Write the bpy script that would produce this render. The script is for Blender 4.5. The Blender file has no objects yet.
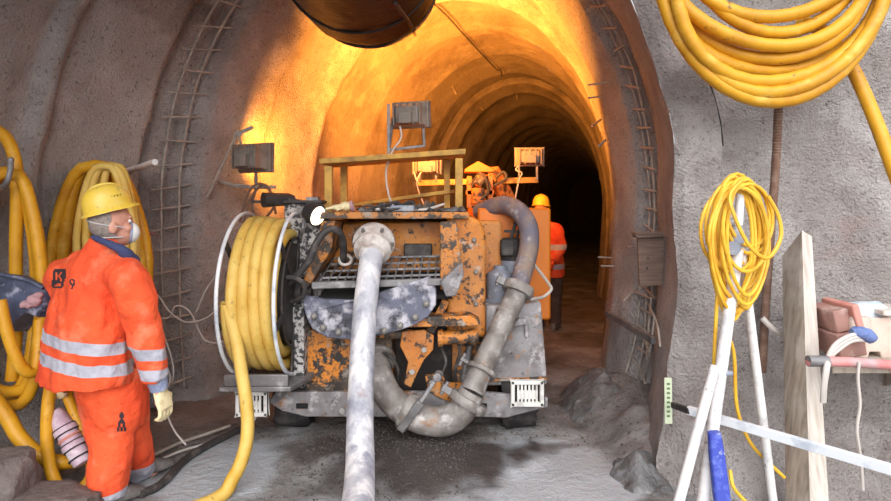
import bpy, bmesh, math, random
from mathutils import Vector, Matrix, noise
from mathutils.bvhtree import BVHTree

random.seed(7)
scene = bpy.context.scene
COL = scene.collection
F = 591.0
CX, HY, EYE = 445.5, 207.0, 1.68


def P(px, py, d):
    """point of the place seen at pixel (px, py), d metres along the view axis"""
    return Vector(((px - CX) * d / F, d, EYE - (py - HY) * d / F))


def lin(c):
    return c / 12.92 if c <= 0.04045 else ((c + 0.055) / 1.055) ** 2.4


def rgb(r, g, b):
    return (lin(r / 255), lin(g / 255), lin(b / 255), 1.0)


def nz(x, y, z):
    return noise.noise(Vector((x, y, z)))


def sstep(a, b, x):
    t = max(0.0, min(1.0, (x - a) / (b - a)))
    return t * t * (3 - 2 * t)


def interp(tab, x):
    if x <= tab[0][0]:
        return tab[0][1]
    for (a, va), (b, vb) in zip(tab, tab[1:]):
        if x <= b:
            return va + (vb - va) * (x - a) / (b - a)
    return tab[-1][1]


# ------------------------------------------------------------------ materials
def material(name, base, rough=0.75, metal=0.0, layers=(), bumps=(), emit=None, spec=0.5):
    """layers: (colour, scale, low, high, detail[, stretch]) mixed over the base by thresholded noise; bumps: (scale, strength, distance)"""
    m = bpy.data.materials.new(name)
    m.use_nodes = True
    nt = m.node_tree
    N, L = nt.nodes, nt.links
    bs = N['Principled BSDF']
    bs.inputs['Roughness'].default_value = rough
    bs.inputs['Metallic'].default_value = metal
    bs.inputs['Specular IOR Level'].default_value = spec
    bs.inputs['Base Color'].default_value = base
    tc = N.new('ShaderNodeTexCoord')
    prev = None
    for i, ly in enumerate(layers):
        col, sc, lo, hi, det = ly[:5]
        stretch = ly[5] if len(ly) > 5 else (1, 1, 1)
        mp = N.new('ShaderNodeMapping')
        mp.inputs['Scale'].default_value = stretch
        mp.inputs['Location'].default_value = (i * 3.7, i * 1.9, i * 5.3)
        L.new(tc.outputs['Object'], mp.inputs['Vector'])
        nn = N.new('ShaderNodeTexNoise')
        nn.inputs['Scale'].default_value = sc
        nn.inputs['Detail'].default_value = det
        nn.inputs['Roughness'].default_value = 0.6
        L.new(mp.outputs[0], nn.inputs['Vector'])
        mr = N.new('ShaderNodeMapRange')
        mr.inputs['From Min'].default_value = lo
        mr.inputs['From Max'].default_value = hi
        L.new(nn.outputs['Fac'], mr.inputs['Value'])
        mx = N.new('ShaderNodeMix')
        mx.data_type = 'RGBA'
        L.new(mr.outputs[0], mx.inputs['Factor'])
        if prev is None:
            mx.inputs[6].default_value = base
        else:
            L.new(prev, mx.inputs[6])
        mx.inputs[7].default_value = col
        prev = mx.outputs[2]
    if prev is not None:
        L.new(prev, bs.inputs['Base Color'])
    pn = None
    for sc, st, dist in bumps:
        nn = N.new('ShaderNodeTexNoise')
        nn.inputs['Scale'].default_value = sc
        nn.inputs['Detail'].default_value = 5
        L.new(tc.outputs['Object'], nn.inputs['Vector'])
        bp = N.new('ShaderNodeBump')
        bp.inputs['Strength'].default_value = st
        bp.inputs['Distance'].default_value = dist
        L.new(nn.outputs['Fac'], bp.inputs['Height'])
        if pn is not None:
            L.new(pn, bp.inputs['Normal'])
        pn = bp.outputs['Normal']
    if pn is not None:
        L.new(pn, bs.inputs['Normal'])
    if emit:
        bs.inputs['Emission Color'].default_value = emit[0]
        bs.inputs['Emission Strength'].default_value = emit[1]
    return m


M = {}
M['shotcrete'] = material('shotcrete', rgb(180, 173, 171), 0.95, 0, [
    (rgb(134, 124, 120), 1.3, 0.42, 0.75, 4), (rgb(200, 195, 195), 2.6, 0.5, 0.72, 5),
    (rgb(168, 148, 144), 3.3, 0.60, 0.85, 3), (rgb(104, 95, 92), 34, 0.58, 0.78, 3)],
    [(11, 0.45, 0.05), (62, 1.0, 0.034), (150, 0.7, 0.012)], spec=0.2)
M['lining'] = material('tunnel_lining', rgb(150, 139, 130), 0.9, 0, [
    (rgb(112, 100, 92), 1.6, 0.42, 0.7, 5, (1, 0.35, 1)), (rgb(168, 158, 150), 3.0, 0.5, 0.75, 4),
    (rgb(100, 90, 84), 40, 0.6, 0.8, 2)],
    [(14, 0.4, 0.04), (52, 0.6, 0.02)], spec=0.25)
M['ground'] = None
M['rock'] = material('rock', rgb(112, 102, 98), 0.9, 0, [(rgb(80, 72, 70), 5, 0.4, 0.7, 5), (rgb(140, 132, 128), 9, 0.55, 0.75, 4)],
                     [(18, 0.6, 0.03), (70, 0.5, 0.01)])
M['muck'] = material('muck', rgb(112, 112, 114), 0.55, 0, [(rgb(78, 76, 76), 7, 0.4, 0.65, 5), (rgb(140, 141, 144), 11, 0.55, 0.75, 4)],
                     [(22, 0.8, 0.03), (80, 0.6, 0.012)])
M['hose_yellow'] = material('yellow_hose', rgb(214, 156, 30), 0.5, 0, [
    (rgb(188, 128, 22), 4, 0.45, 0.7, 4), (rgb(228, 184, 84), 7, 0.58, 0.75, 4), (rgb(120, 88, 44), 22, 0.63, 0.76, 4)],
    [(60, 0.15, 0.004)])
M['hose_pale'] = material('pale_yellow_hose', rgb(218, 184, 98), 0.55, 0, [
    (rgb(196, 152, 52), 4, 0.45, 0.7, 4), (rgb(150, 122, 70), 20, 0.62, 0.75, 4)], [(60, 0.15, 0.004)])
M['cord_yellow'] = material('yellow_cord', rgb(228, 182, 56), 0.5, 0, [(rgb(212, 152, 30), 9, 0.45, 0.7, 3)])
M['suit'] = material('hi_vis_orange', rgb(240, 92, 48), 0.85, 0, [
    (rgb(222, 72, 36), 4, 0.42, 0.7, 4), (rgb(236, 136, 102), 5, 0.54, 0.74, 5), (rgb(150, 70, 50), 14, 0.66, 0.8, 5)],
    [(9, 0.6, 0.05), (22, 0.4, 0.02), (300, 0.15, 0.002)])
M['reflect'] = material('reflective_grey', rgb(188, 188, 200), 0.5, 0, [(rgb(150, 148, 166), 12, 0.45, 0.7, 4)], [(25, 0.4, 0.01)])
M['helmet'] = material('helmet_yellow', rgb(226, 190, 70), 0.4, 0, [(rgb(216, 194, 128), 6, 0.46, 0.68, 5), (rgb(150, 124, 66), 26, 0.62, 0.74, 4)])
M['skin'] = material('skin', rgb(206, 150, 128), 0.6, 0, [(rgb(188, 128, 112), 12, 0.45, 0.7, 3)])
M['hair'] = material('cropped_hair', rgb(150, 138, 130), 0.9, 0, [(rgb(112, 102, 98), 60, 0.4, 0.7, 3)])
M['navy'] = material('navy_cloth', rgb(58, 66, 104), 0.9, 0, [(rgb(90, 98, 136), 9, 0.5, 0.75, 4)], [(16, 0.4, 0.015)])
M['glove'] = material('cream_glove', rgb(228, 212, 170), 0.85, 0, [(rgb(190, 170, 130), 20, 0.5, 0.7, 4)], [(120, 0.3, 0.003)])
M['cuff'] = material('blue_cuff', rgb(128, 140, 172), 0.85, 0, [(rgb(170, 176, 196), 16, 0.5, 0.7, 3)], [(60, 0.4, 0.006)])
M['white_mask'] = material('white_mask', rgb(228, 228, 226), 0.8)
M['strap'] = material('grey_strap', rgb(190, 186, 188), 0.8)
M['boot'] = material('muddy_boot', rgb(96, 90, 88), 0.8, 0, [(rgb(140, 136, 134), 9, 0.45, 0.7, 4)])
M['dark_print'] = material('dark_print', rgb(52, 42, 48), 0.85)
M['white_print'] = material('white_print', rgb(214, 208, 204), 0.8)
M['orange_paint'] = material('chipped_orange', rgb(210, 132, 42), 0.6, 0, [
    (rgb(172, 96, 30), 4, 0.42, 0.7, 6), (rgb(132, 108, 88), 2.4, 0.40, 0.95, 7), (rgb(64, 48, 38), 16, 0.56, 0.61, 8), (rgb(90, 66, 46), 44, 0.60, 0.68, 5), (rgb(176, 160, 144), 9, 0.60, 0.70, 8)],
    [(40, 0.35, 0.008)])
M['orange_worn'] = material('worn_orange', rgb(208, 128, 42), 0.65, 0, [
    (rgb(46, 41, 39), 9, 0.48, 0.52, 9), (rgb(116, 82, 54), 26, 0.55, 0.64, 6), (rgb(126, 108, 92), 2.6, 0.40, 0.95, 7), (rgb(156, 148, 140), 8, 0.57, 0.67, 8), (rgb(40, 36, 35), 40, 0.61, 0.66, 5)],
    [(40, 0.4, 0.01)])
M['orange_clean'] = material('engine_orange', rgb(214, 118, 24), 0.5, 0, [(rgb(184, 96, 26), 2.5, 0.45, 0.75, 4), (rgb(150, 120, 96), 8, 0.64, 0.75, 5)],
                             [(30, 0.1, 0.005)])
M['splatter'] = material('cement_splattered_steel', rgb(58, 56, 60), 0.7, 0, [(rgb(186, 182, 180), 26, 0.47, 0.54, 6), (rgb(120, 112, 108), 5, 0.55, 0.7, 4)],
                         [(30, 0.6, 0.012)])
M['apron'] = material('cement_stained_rubber', rgb(98, 100, 118), 0.6, 0, [(rgb(52, 52, 60), 5, 0.46, 0.62, 6), (rgb(184, 182, 192), 8, 0.50, 0.64, 8)],
                      [(20, 0.4, 0.015)])
M['steel'] = material('dull_steel', rgb(128, 126, 128), 0.5, 0.35, [(rgb(92, 88, 88), 6, 0.45, 0.7, 5), (rgb(166, 164, 166), 11, 0.55, 0.72, 4)], [(40, 0.3, 0.006)])
M['grey_paint'] = material('grey_cement_paint', rgb(140, 137, 140), 0.65, 0, [(rgb(98, 93, 94), 5, 0.44, 0.66, 7), (rgb(158, 112, 74), 9, 0.57, 0.68, 7), (rgb(184, 180, 182), 9, 0.54, 0.66, 7), (rgb(70, 64, 62), 24, 0.62, 0.70, 5)],
                           [(40, 0.2, 0.006)])
M['dark_steel'] = material('dark_steel', rgb(58, 54, 54), 0.6, 0.3, [(rgb(96, 88, 84), 9, 0.5, 0.7, 5)], [(40, 0.3, 0.006)])
M['rebar'] = material('rebar', rgb(158, 148, 140), 0.75, 0, [(rgb(186, 178, 170), 14, 0.45, 0.7, 4)])
M['rust'] = material('rusty_rebar', rgb(112, 84, 70), 0.85, 0.1, [(rgb(142, 118, 104), 14, 0.45, 0.7, 4)])
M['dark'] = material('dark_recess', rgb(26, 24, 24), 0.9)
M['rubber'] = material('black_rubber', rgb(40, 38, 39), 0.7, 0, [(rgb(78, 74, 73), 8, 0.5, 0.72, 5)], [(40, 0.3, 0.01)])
M['delivery'] = material('cement_coated_hose', rgb(184, 184, 192), 0.6, 0, [
    (rgb(140, 142, 156), 7, 0.46, 0.64, 8), (rgb(222, 220, 222), 8, 0.50, 0.64, 7, (1, 1, 0.3)), (rgb(140, 110, 94), 3.5, 0.62, 0.72, 5)], [(30, 0.4, 0.01)])
M['pipe'] = material('cement_coated_pipe', rgb(140, 134, 130), 0.55, 0.15, [
    (rgb(100, 92, 88), 6, 0.45, 0.66, 6), (rgb(176, 172, 170), 10, 0.54, 0.68, 5), (rgb(136, 96, 64), 5, 0.6, 0.7, 5)], [(34, 0.5, 0.01)])
M['grey_hose'] = material('ribbed_grey_hose', rgb(104, 100, 112), 0.65, 0, [(rgb(140, 120, 104), 7, 0.46, 0.7, 5), (rgb(168, 164, 170), 9, 0.58, 0.72, 5)], [(40, 0.4, 0.01)])
M['duct'] = material('black_duct_fabric', rgb(17, 16, 16), 0.5, 0, [(rgb(30, 27, 26), 3, 0.45, 0.7, 3)], [(7, 0.5, 0.05)])
M['wood'] = material('weathered_wood', rgb(176, 164, 150), 0.8, 0, [(rgb(138, 126, 114), 5, 0.42, 0.66, 6, (7, 7, 0.4)), (rgb(200, 192, 184), 3, 0.55, 0.72, 4)], [(60, 0.25, 0.004)])
M['wood_edge'] = material('pale_wood', rgb(214, 206, 198), 0.8, 0, [(rgb(184, 172, 160), 5, 0.45, 0.7, 5, (7, 7, 0.4))])
M['board'] = material('formwork_board', rgb(134, 112, 100), 0.85, 0, [(rgb(102, 84, 76), 6, 0.42, 0.66, 6, (0.6, 0.6, 8))], [(50, 0.3, 0.004)])
M['frame_wood'] = material('frame_timber', rgb(206, 160, 78), 0.75, 0, [(rgb(150, 112, 64), 7, 0.44, 0.68, 5)], [(50, 0.3, 0.004)])
M['white_paint'] = material('scuffed_white_paint', rgb(222, 220, 220), 0.55, 0, [(rgb(182, 180, 184), 8, 0.5, 0.68, 5), (rgb(148, 136, 132), 24, 0.64, 0.72, 4)])
M['alu'] = material('pale_aluminium', rgb(222, 226, 232), 0.45, 0, [(rgb(170, 180, 194), 6, 0.5, 0.7, 5)])
M['grey_plastic'] = material('grey_plastic', rgb(136, 142, 156), 0.5, 0, [(rgb(178, 180, 188), 14, 0.55, 0.7, 4)])
M['blue_paint'] = material('chalky_blue_paint', rgb(56, 72, 170), 0.6, 0, [(rgb(96, 112, 196), 22, 0.5, 0.66, 6), (rgb(206, 208, 220), 14, 0.62, 0.7, 5)])
M['vent'] = material('cream_grille', rgb(214, 212, 208), 0.55, 0, [(rgb(176, 172, 168), 12, 0.5, 0.7, 4)])
M['canister'] = material('grey_motor_paint', rgb(122, 128, 142), 0.5, 0, [(rgb(160, 164, 174), 12, 0.55, 0.7, 4)])
M['tub'] = material('dark_blue_plastic', rgb(82, 90, 116), 0.5, 0, [(rgb(48, 52, 68), 6, 0.45, 0.65, 5), (rgb(160, 164, 184), 9, 0.58, 0.68, 6)])
M['pink'] = material('dusty_pink', rgb(184, 146, 152), 0.85, 0, [(rgb(150, 116, 124), 14, 0.45, 0.7, 4)], [(40, 0.4, 0.01)])
M['tape'] = material('mauve_coupling', rgb(196, 176, 190), 0.6, 0, [(rgb(164, 128, 148), 9, 0.45, 0.66, 4), (rgb(214, 204, 210), 12, 0.56, 0.7, 4)])
M['cable'] = material('pale_cable', rgb(196, 188, 182), 0.6)
M['cable_dark'] = material('dark_cable', rgb(56, 52, 52), 0.6, 0, [(rgb(100, 92, 88), 12, 0.5, 0.7, 3)])
M['cable_brown'] = material('brown_cable', rgb(110, 86, 72), 0.7)
M['pink_pipe'] = material('red_painted_pipe', rgb(206, 138, 136), 0.55, 0, [(rgb(188, 104, 104), 5, 0.45, 0.7, 4), (rgb(168, 158, 162), 4, 0.55, 0.7, 4)])
M['case'] = material('dusty_brown_case', rgb(158, 118, 108), 0.65, 0, [(rgb(124, 92, 86), 6, 0.45, 0.7, 4), (rgb(186, 164, 158), 9, 0.58, 0.72, 4)])
M['case_red'] = material('dusty_red_case', rgb(200, 140, 128), 0.6, 0, [(rgb(180, 108, 98), 7, 0.45, 0.7, 4)])
M['cream'] = material('cream_board', rgb(206, 188, 176), 0.75, 0, [(rgb(182, 160, 148), 6, 0.45, 0.7, 4)])
M['blue_tape'] = material('blue_tape', rgb(104, 124, 176), 0.6, 0, [(rgb(70, 86, 136), 12, 0.45, 0.7, 4)], [(60, 0.6, 0.01)])
M['paper'] = material('pale_blue_sack', rgb(208, 222, 234), 0.8, 0, [(rgb(180, 196, 212), 8, 0.45, 0.7, 4)], [(20, 0.5, 0.02)])
M['green_label'] = material('pale_green_strip', rgb(204, 214, 186), 0.6)
M['green_ink'] = material('green_ink', rgb(98, 128, 84), 0.7)
M['crust'] = material('pale_cement_crust', rgb(206, 198, 194), 0.8, 0, [(rgb(164, 150, 142), 9, 0.46, 0.66, 6), (rgb(226, 220, 216), 14, 0.55, 0.7, 5)], [(34, 0.7, 0.015)])
M['gravel'] = material('dark_gravel', rgb(92, 85, 82), 0.9, 0, [(rgb(62, 57, 55), 60, 0.4, 0.6, 2)])
M['bolt'] = material('bolt_steel', rgb(128, 124, 120), 0.5, 0.3)
M['lamp_lit'] = material('lit_lamp_glass', rgb(255, 240, 220), 0.3, 0, emit=((1, 0.9, 0.72, 1), 2.2))
M['flood_glass'] = material('flood_glass', rgb(255, 190, 90), 0.3, 0, emit=((1, 0.5, 0.1, 1), 8))
M['flood_body'] = material('flood_housing', rgb(140, 130, 122), 0.6, 0.1, [(rgb(116, 106, 98), 12, 0.5, 0.7, 4)])
M['pink_mark'] = material('pink_spray_paint', rgb(206, 134, 142), 0.9)
M['pale_mark'] = material('pale_chalk', rgb(170, 158, 150), 0.9)


def ground_material():
    m = material('wet_tunnel_floor', rgb(124, 121, 120), 0.6, 0, [
        (rgb(92, 88, 87), 2.2, 0.45, 0.62, 6), (rgb(160, 161, 164), 1.4, 0.52, 0.68, 5), (rgb(66, 60, 58), 30, 0.58, 0.7, 4)],
        [(20, 0.5, 0.03), (75, 0.7, 0.014), (190, 0.5, 0.006)])
    nt = m.node_tree
    N, L = nt.nodes, nt.links
    bs = N['Principled BSDF']
    # a fan of dark gravel under the machine and smooth pale slurry beside it
    at = N.new('ShaderNodeAttribute')
    at.attribute_name = 'slurry'
    old = bs.inputs['Base Color'].links[0].from_socket
    mx = N.new('ShaderNodeMix'); mx.data_type = 'RGBA'
    L.new(at.outputs['Fac'], mx.inputs['Factor'])
    L.new(old, mx.inputs[6]); mx.inputs[7].default_value = rgb(176, 180, 186)
    at2 = N.new('ShaderNodeAttribute'); at2.attribute_name = 'gravel'
    mx2 = N.new('ShaderNodeMix'); mx2.data_type = 'RGBA'
    L.new(at2.outputs['Fac'], mx2.inputs['Factor'])
    L.new(mx.outputs[2], mx2.inputs[6]); mx2.inputs[7].default_value = rgb(66, 60, 59)
    L.new(mx2.outputs[2], bs.inputs['Base Color'])
    rr = N.new('ShaderNodeMapRange')
    rr.inputs['To Min'].default_value = 0.75; rr.inputs['To Max'].default_value = 0.3
    L.new(at.outputs['Fac'], rr.inputs['Value'])
    L.new(rr.outputs[0], bs.inputs['Roughness'])
    return m


M['ground'] = ground_material()


def stripe_material(name, base_mat, bands, tilt=(0, 0)):
    """cloth of base_mat with horizontal reflective bands at (z0, z1) of the garment's own height"""
    m = M[base_mat].copy(); m.name = name
    nt = m.node_tree; N, L = nt.nodes, nt.links
    bs = N['Principled BSDF']
    old = bs.inputs['Base Color'].links[0].from_socket
    tc = N.new('ShaderNodeTexCoord')
    sp = N.new('ShaderNodeSeparateXYZ'); L.new(tc.outputs['Object'], sp.inputs[0])
    nn = N.new('ShaderNodeTexNoise'); nn.inputs['Scale'].default_value = 4
    L.new(tc.outputs['Object'], nn.inputs['Vector'])
    a = N.new('ShaderNodeMath'); a.operation = 'MULTIPLY_ADD'; L.new(nn.outputs['Fac'], a.inputs[0]); a.inputs[1].default_value = 0.03
    L.new(sp.outputs['Z'], a.inputs[2])
    b = N.new('ShaderNodeMath'); b.operation = 'MULTIPLY_ADD'; L.new(sp.outputs['X'], b.inputs[0]); b.inputs[1].default_value = tilt[0]; L.new(a.outputs[0], b.inputs[2])
    tot = None
    for z0, z1 in bands:
        c = N.new('ShaderNodeMath'); c.operation = 'COMPARE'
        L.new(b.outputs[0], c.inputs[0]); c.inputs[1].default_value = (z0 + z1) / 2 + 0.015; c.inputs[2].default_value = (z1 - z0) / 2
        if tot is None:
            tot = c.outputs[0]
        else:
            s = N.new('ShaderNodeMath'); s.operation = 'MAXIMUM'; L.new(tot, s.inputs[0]); L.new(c.outputs[0], s.inputs[1]); tot = s.outputs[0]
    g = N.new('ShaderNodeTexNoise'); g.inputs['Scale'].default_value = 11; g.inputs['Detail'].default_value = 4
    L.new(tc.outputs['Object'], g.inputs['Vector'])
    gm = N.new('ShaderNodeMix'); gm.data_type = 'RGBA'; L.new(g.outputs['Fac'], gm.inputs['Factor'])
    gm.inputs[6].default_value = rgb(140, 138, 156); gm.inputs[7].default_value = rgb(206, 206, 216)
    mx = N.new('ShaderNodeMix'); mx.data_type = 'RGBA'
    L.new(tot, mx.inputs['Factor']); L.new(old, mx.inputs[6]); L.new(gm.outputs[2], mx.inputs[7])
    L.new(mx.outputs[2], bs.inputs['Base Color'])
    return m


# ------------------------------------------------------------------ mesh helpers
def cr(pts, n=8):
    """Catmull-Rom through points"""
    pts = [Vector(p) for p in pts]
    if len(pts) < 3:
        return pts
    out = []
    ext = [pts[0] * 2 - pts[1]] + pts + [pts[-1] * 2 - pts[-2]]
    for i in range(1, len(ext) - 2):
        p0, p1, p2, p3 = ext[i - 1], ext[i], ext[i + 1], ext[i + 2]
        for k in range(n):
            t = k / n
            out.append(0.5 * ((2 * p1) + (p2 - p0) * t + (2 * p0 - 5 * p1 + 4 * p2 - p3) * t * t + (3 * p1 - p0 - 3 * p2 + p3) * t ** 3))
    out.append(pts[-1])
    return out


class MB:
    def __init__(self):
        self.bm = bmesh.new()

    def loft(self, rings, cap=True, closed=True):
        bm = self.bm
        vs = [[bm.verts.new(p) for p in r] for r in rings]
        n = len(rings[0])
        for a, b in zip(vs, vs[1:]):
            for i in range(n if closed else n - 1):
                j = (i + 1) % n
                bm.faces.new((a[i], a[j], b[j], b[i]))
        if cap and closed:
            bm.faces.new(list(reversed(vs[0]))); bm.faces.new(vs[-1])
        return self

    def tube(self, pts, r, seg=10, smooth=0, cap=True, ribs=None):
        pts = [Vector(p) for p in pts]
        if smooth:
            if not isinstance(r, (int, float)):
                rr = cr([Vector((x, 0, 0)) for x in r], smooth)
                r = [v.x for v in rr]
            pts = cr(pts, smooth)
        n = len(pts)
        if isinstance(r, (int, float)):
            r = [r] * n
        if ribs:
            r = [x * (1 + (ribs if i % 2 else -ribs)) for i, x in enumerate(r)]
        t = [(pts[min(i + 1, n - 1)] - pts[max(i - 1, 0)]).normalized() for i in range(n)]
        up = Vector((0, 0, 1)) if abs(t[0].z) < 0.9 else Vector((1, 0, 0))
        u = t[0].cross(up).normalized()
        rings = []
        for i in range(n):
            u = (u - t[i] * u.dot(t[i]))
            u = u.normalized() if u.length > 1e-6 else t[i].orthogonal().normalized()
            v = t[i].cross(u)
            rings.append([pts[i] + (u * math.cos(a) + v * math.sin(a)) * r[i] for a in (2 * math.pi * k / seg for k in range(seg))])
        return self.loft(rings, cap)

    def box(self, lo, hi, rot=None, about=None):
        lo, hi = Vector(lo), Vector(hi)
        vs = []
        for z in (lo.z, hi.z):
            for x, y in ((lo.x, lo.y), (hi.x, lo.y), (hi.x, hi.y), (lo.x, hi.y)):
                p = Vector((x, y, z))
                if rot is not None:
                    c = Vector(about) if about is not None else (lo + hi) / 2
                    p = rot @ (p - c) + c
                vs.append(self.bm.verts.new(p))
        for f in ((3, 2, 1, 0), (4, 5, 6, 7), (0, 1, 5, 4), (1, 2, 6, 5), (2, 3, 7, 6), (3, 0, 4, 7)):
            self.bm.faces.new([vs[i] for i in f])
        return self

    def prism(self, poly, vec):
        vec = Vector(vec)
        a = [self.bm.verts.new(Vector(p)) for p in poly]
        b = [self.bm.verts.new(Vector(p) + vec) for p in poly]
        n = len(poly)
        self.bm.faces.new(a); self.bm.faces.new(list(reversed(b)))
        for i in range(n):
            j = (i + 1) % n
            self.bm.faces.new((a[j], a[i], b[i], b[j]))
        return self

    def beam(self, a, b, w, h, up=(0, 0, 1)):
        """bar of section w x h from a to b"""
        a, b = Vector(a), Vector(b)
        d = (b - a).normalized()
        up = Vector(up)
        s = d.cross(up)
        s = s.normalized() if s.length > 1e-5 else d.orthogonal().normalized()
        v = s.cross(d).normalized()
        q = [s * (w / 2) * i + v * (h / 2) * j for i, j in ((-1, -1), (1, -1), (1, 1), (-1, 1))]
        return self.loft([[a + k for k in q], [b + k for k in q]])

    def lathe(self, prof, origin, axis, seg=24):
        """prof: (radius, height along axis)"""
        origin, axis = Vector(origin), Vector(axis).normalized()
        u = axis.orthogonal().normalized(); v = axis.cross(u)
        rings = [[origin + axis * h + (u * math.cos(a) + v * math.sin(a)) * max(r, 1e-4) for a in (2 * math.pi * k / seg for k in range(seg))] for r, h in prof]
        return self.loft(rings)

    def cyl(self, a, b, r, seg=16):
        a, b = Vector(a), Vector(b)
        return self.lathe([(r, 0), (r, (b - a).length)], a, b - a, seg)

    def torus(self, c, axis, R, r, seg=40, ms=8):
        c, axis = Vector(c), Vector(axis).normalized()
        u = axis.orthogonal().normalized(); v = axis.cross(u)
        rings = []
        for k in range(seg):
            a = 2 * math.pi * k / seg
            d = u * math.cos(a) + v * math.sin(a)
            rings.append([c + d * (R + r * math.cos(b)) + axis * r * math.sin(b) for b in (2 * math.pi * j / ms for j in range(ms))])
        rings.append(rings[0])
        return self.loft(rings, cap=False)

    def ellipsoid(self, c, radii, mat=None, seg=16, rings=10):
        c = Vector(c)
        rr = []
        for i in range(rings + 1):
            th = math.pi * i / rings
            ring = []
            for k in range(seg):
                a = 2 * math.pi * k / seg
                s = max(math.sin(th), 0.01)
                p = Vector((radii[0] * s * math.cos(a), radii[1] * s * math.sin(a), -radii[2] * math.cos(th)))
                ring.append(c + (mat @ p if mat is not None else p))
            rr.append(ring)
        return self.loft(rr)

    def displace(self, amp, freq, seed=0.0):
        self.bm.normal_update()
        for v in self.bm.verts:
            q = v.co * freq
            v.co += v.normal * amp * (nz(q.x + seed, q.y, q.z) + 0.5 * nz(q.x * 2.1, q.y * 2.1 + seed, q.z * 2.1))
        return self

    def build(self, name, mat, parent=None, smooth=True, bevel=0.0, label=None, seg=2, sharp=40):
        bmesh.ops.remove_doubles(self.bm, verts=self.bm.verts, dist=1e-5)
        bmesh.ops.recalc_face_normals(self.bm, faces=self.bm.faces)
        me = bpy.data.meshes.new(name)
        self.bm.to_mesh(me); self.bm.free()
        return link_mesh(name, me, mat, parent, smooth, bevel, label, seg, sharp)


def base_of(o):
    v = Vector((0, 0, 0))
    while o is not None:
        v += Vector(o.location); o = o.parent
    return v


def link_mesh(name, me, mat, parent=None, smooth=True, bevel=0.0, label=None, seg=2, sharp=40):
    if parent is not None:
        me.transform(Matrix.Translation(-base_of(parent)))
    o = bpy.data.objects.new(name, me)
    COL.objects.link(o)
    if isinstance(mat, (list, tuple)):
        for k in mat:
            me.materials.append(M[k] if isinstance(k, str) else k)
    else:
        me.materials.append(M[mat] if isinstance(mat, str) else mat)
    if parent is not None:
        o.parent = parent
    if smooth:
        me.shade_smooth() if hasattr(me, 'shade_smooth') else [setattr(p, 'use_smooth', True) for p in me.polygons]
        me.set_sharp_from_angle(angle=math.radians(sharp))
    if bevel:
        b = o.modifiers.new('bevel', 'BEVEL'); b.width = bevel; b.segments = seg; b.limit_method = 'ANGLE'; b.angle_limit = math.radians(40)
    if label:
        o['label'] = label
    return o


def thing(name, label, cat, base, group=None):
    o = bpy.data.objects.new(name, None)
    COL.objects.link(o)
    o.empty_display_size = 0.1
    o.location = base
    o['label'] = label; o['category'] = cat
    if group:
        o['group'] = group
    return o


def tag(o, label, cat, group=None, kind=None):
    o['label'] = label; o['category'] = cat
    if group:
        o['group'] = group
    if kind:
        o['kind'] = kind
    # a single-mesh thing gets its origin inside its own geometry
    if o.type == 'MESH' and o.parent is None and o.location.length == 0 and len(o.data.vertices):
        c = sum((v.co for v in o.data.vertices), Vector()) / len(o.data.vertices)
        zmin = min(v.co.z for v in o.data.vertices)
        c.z = zmin
        o.data.transform(Matrix.Translation(-c)); o.location = c
    return o


def structure(o):
    o['kind'] = 'structure'
    return o


def remesh(mb, voxel, smooth_it=4, wrinkle=None):
    bmesh.ops.recalc_face_normals(mb.bm, faces=mb.bm.faces)
    me = bpy.data.meshes.new('tmp'); mb.bm.to_mesh(me); mb.bm.free()
    o = bpy.data.objects.new('tmp', me); COL.objects.link(o)
    r = o.modifiers.new('r', 'REMESH'); r.mode = 'VOXEL'; r.voxel_size = voxel
    if smooth_it:
        s = o.modifiers.new('s', 'SMOOTH'); s.iterations = smooth_it; s.factor = 0.5
    dg = bpy.context.evaluated_depsgraph_get(); dg.update()
    out = bpy.data.meshes.new_from_object(o.evaluated_get(dg))
    bpy.data.objects.remove(o); bpy.data.meshes.remove(me)
    if wrinkle:
        nrm = [Vector(v.normal) for v in out.vertices]
        for v, n in zip(out.vertices, nrm):
            v.co += n * wrinkle(v.co)
    return out
# ------------------------------------------------------------------ the setting
ZS = 1.7
XL = [(2, -3.05), (3, -3.02), (3.6, -2.97), (4.05, -2.92), (4.3, -2.80), (4.55, -2.66), (4.8, -2.48), (4.95, -2.33), (5.1, -2.18), (5.5, -1.84),
      (6.5, -1.5), (7.5, -1.22), (11.5, -0.1), (20, 2.25), (40, 8.2)]
XR = [(3.62, 1.405), (3.9, 1.47), (4.4, 1.60), (4.7, 1.59), (4.95, 1.52), (5.2, 1.49), (5.3, 1.51), (6.5, 1.88), (11.5, 3.2), (20, 5.55), (40, 11.3)]
ZC = [(3, 4.35), (4.9, 4.3), (5.6, 4.05), (6.5, 4.0), (11, 4.05), (14, 3.95), (40, 3.9)]


def groove(Y, c, w):
    return sstep(c - w, c - w * 0.6, Y) * (1 - sstep(c + w * 0.6, c + w, Y))


def out_off(Y, right):
    """how far the lining steps back (+) or bulges in (-) at depth Y"""
    o = 0.0
    if right:
        o += 0.16 * groove(Y, 4.62, 0.20)
    else:
        o += 0.15 * groove(Y, 4.97, 0.17)
        o += -0.06 * groove(Y, 4.08, 0.07)
    if Y > 5.7:
        ph = (Y - 6.45) / 1.25
        o += (-0.025 + 0.05 * (abs(math.sin(math.pi * ph)) ** 0.7)) * (1.7 if Y < 6.6 or Y > 10.8 else 0.8) - 0.02
        if Y > 10.9:
            o -= 0.10
    return o


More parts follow.
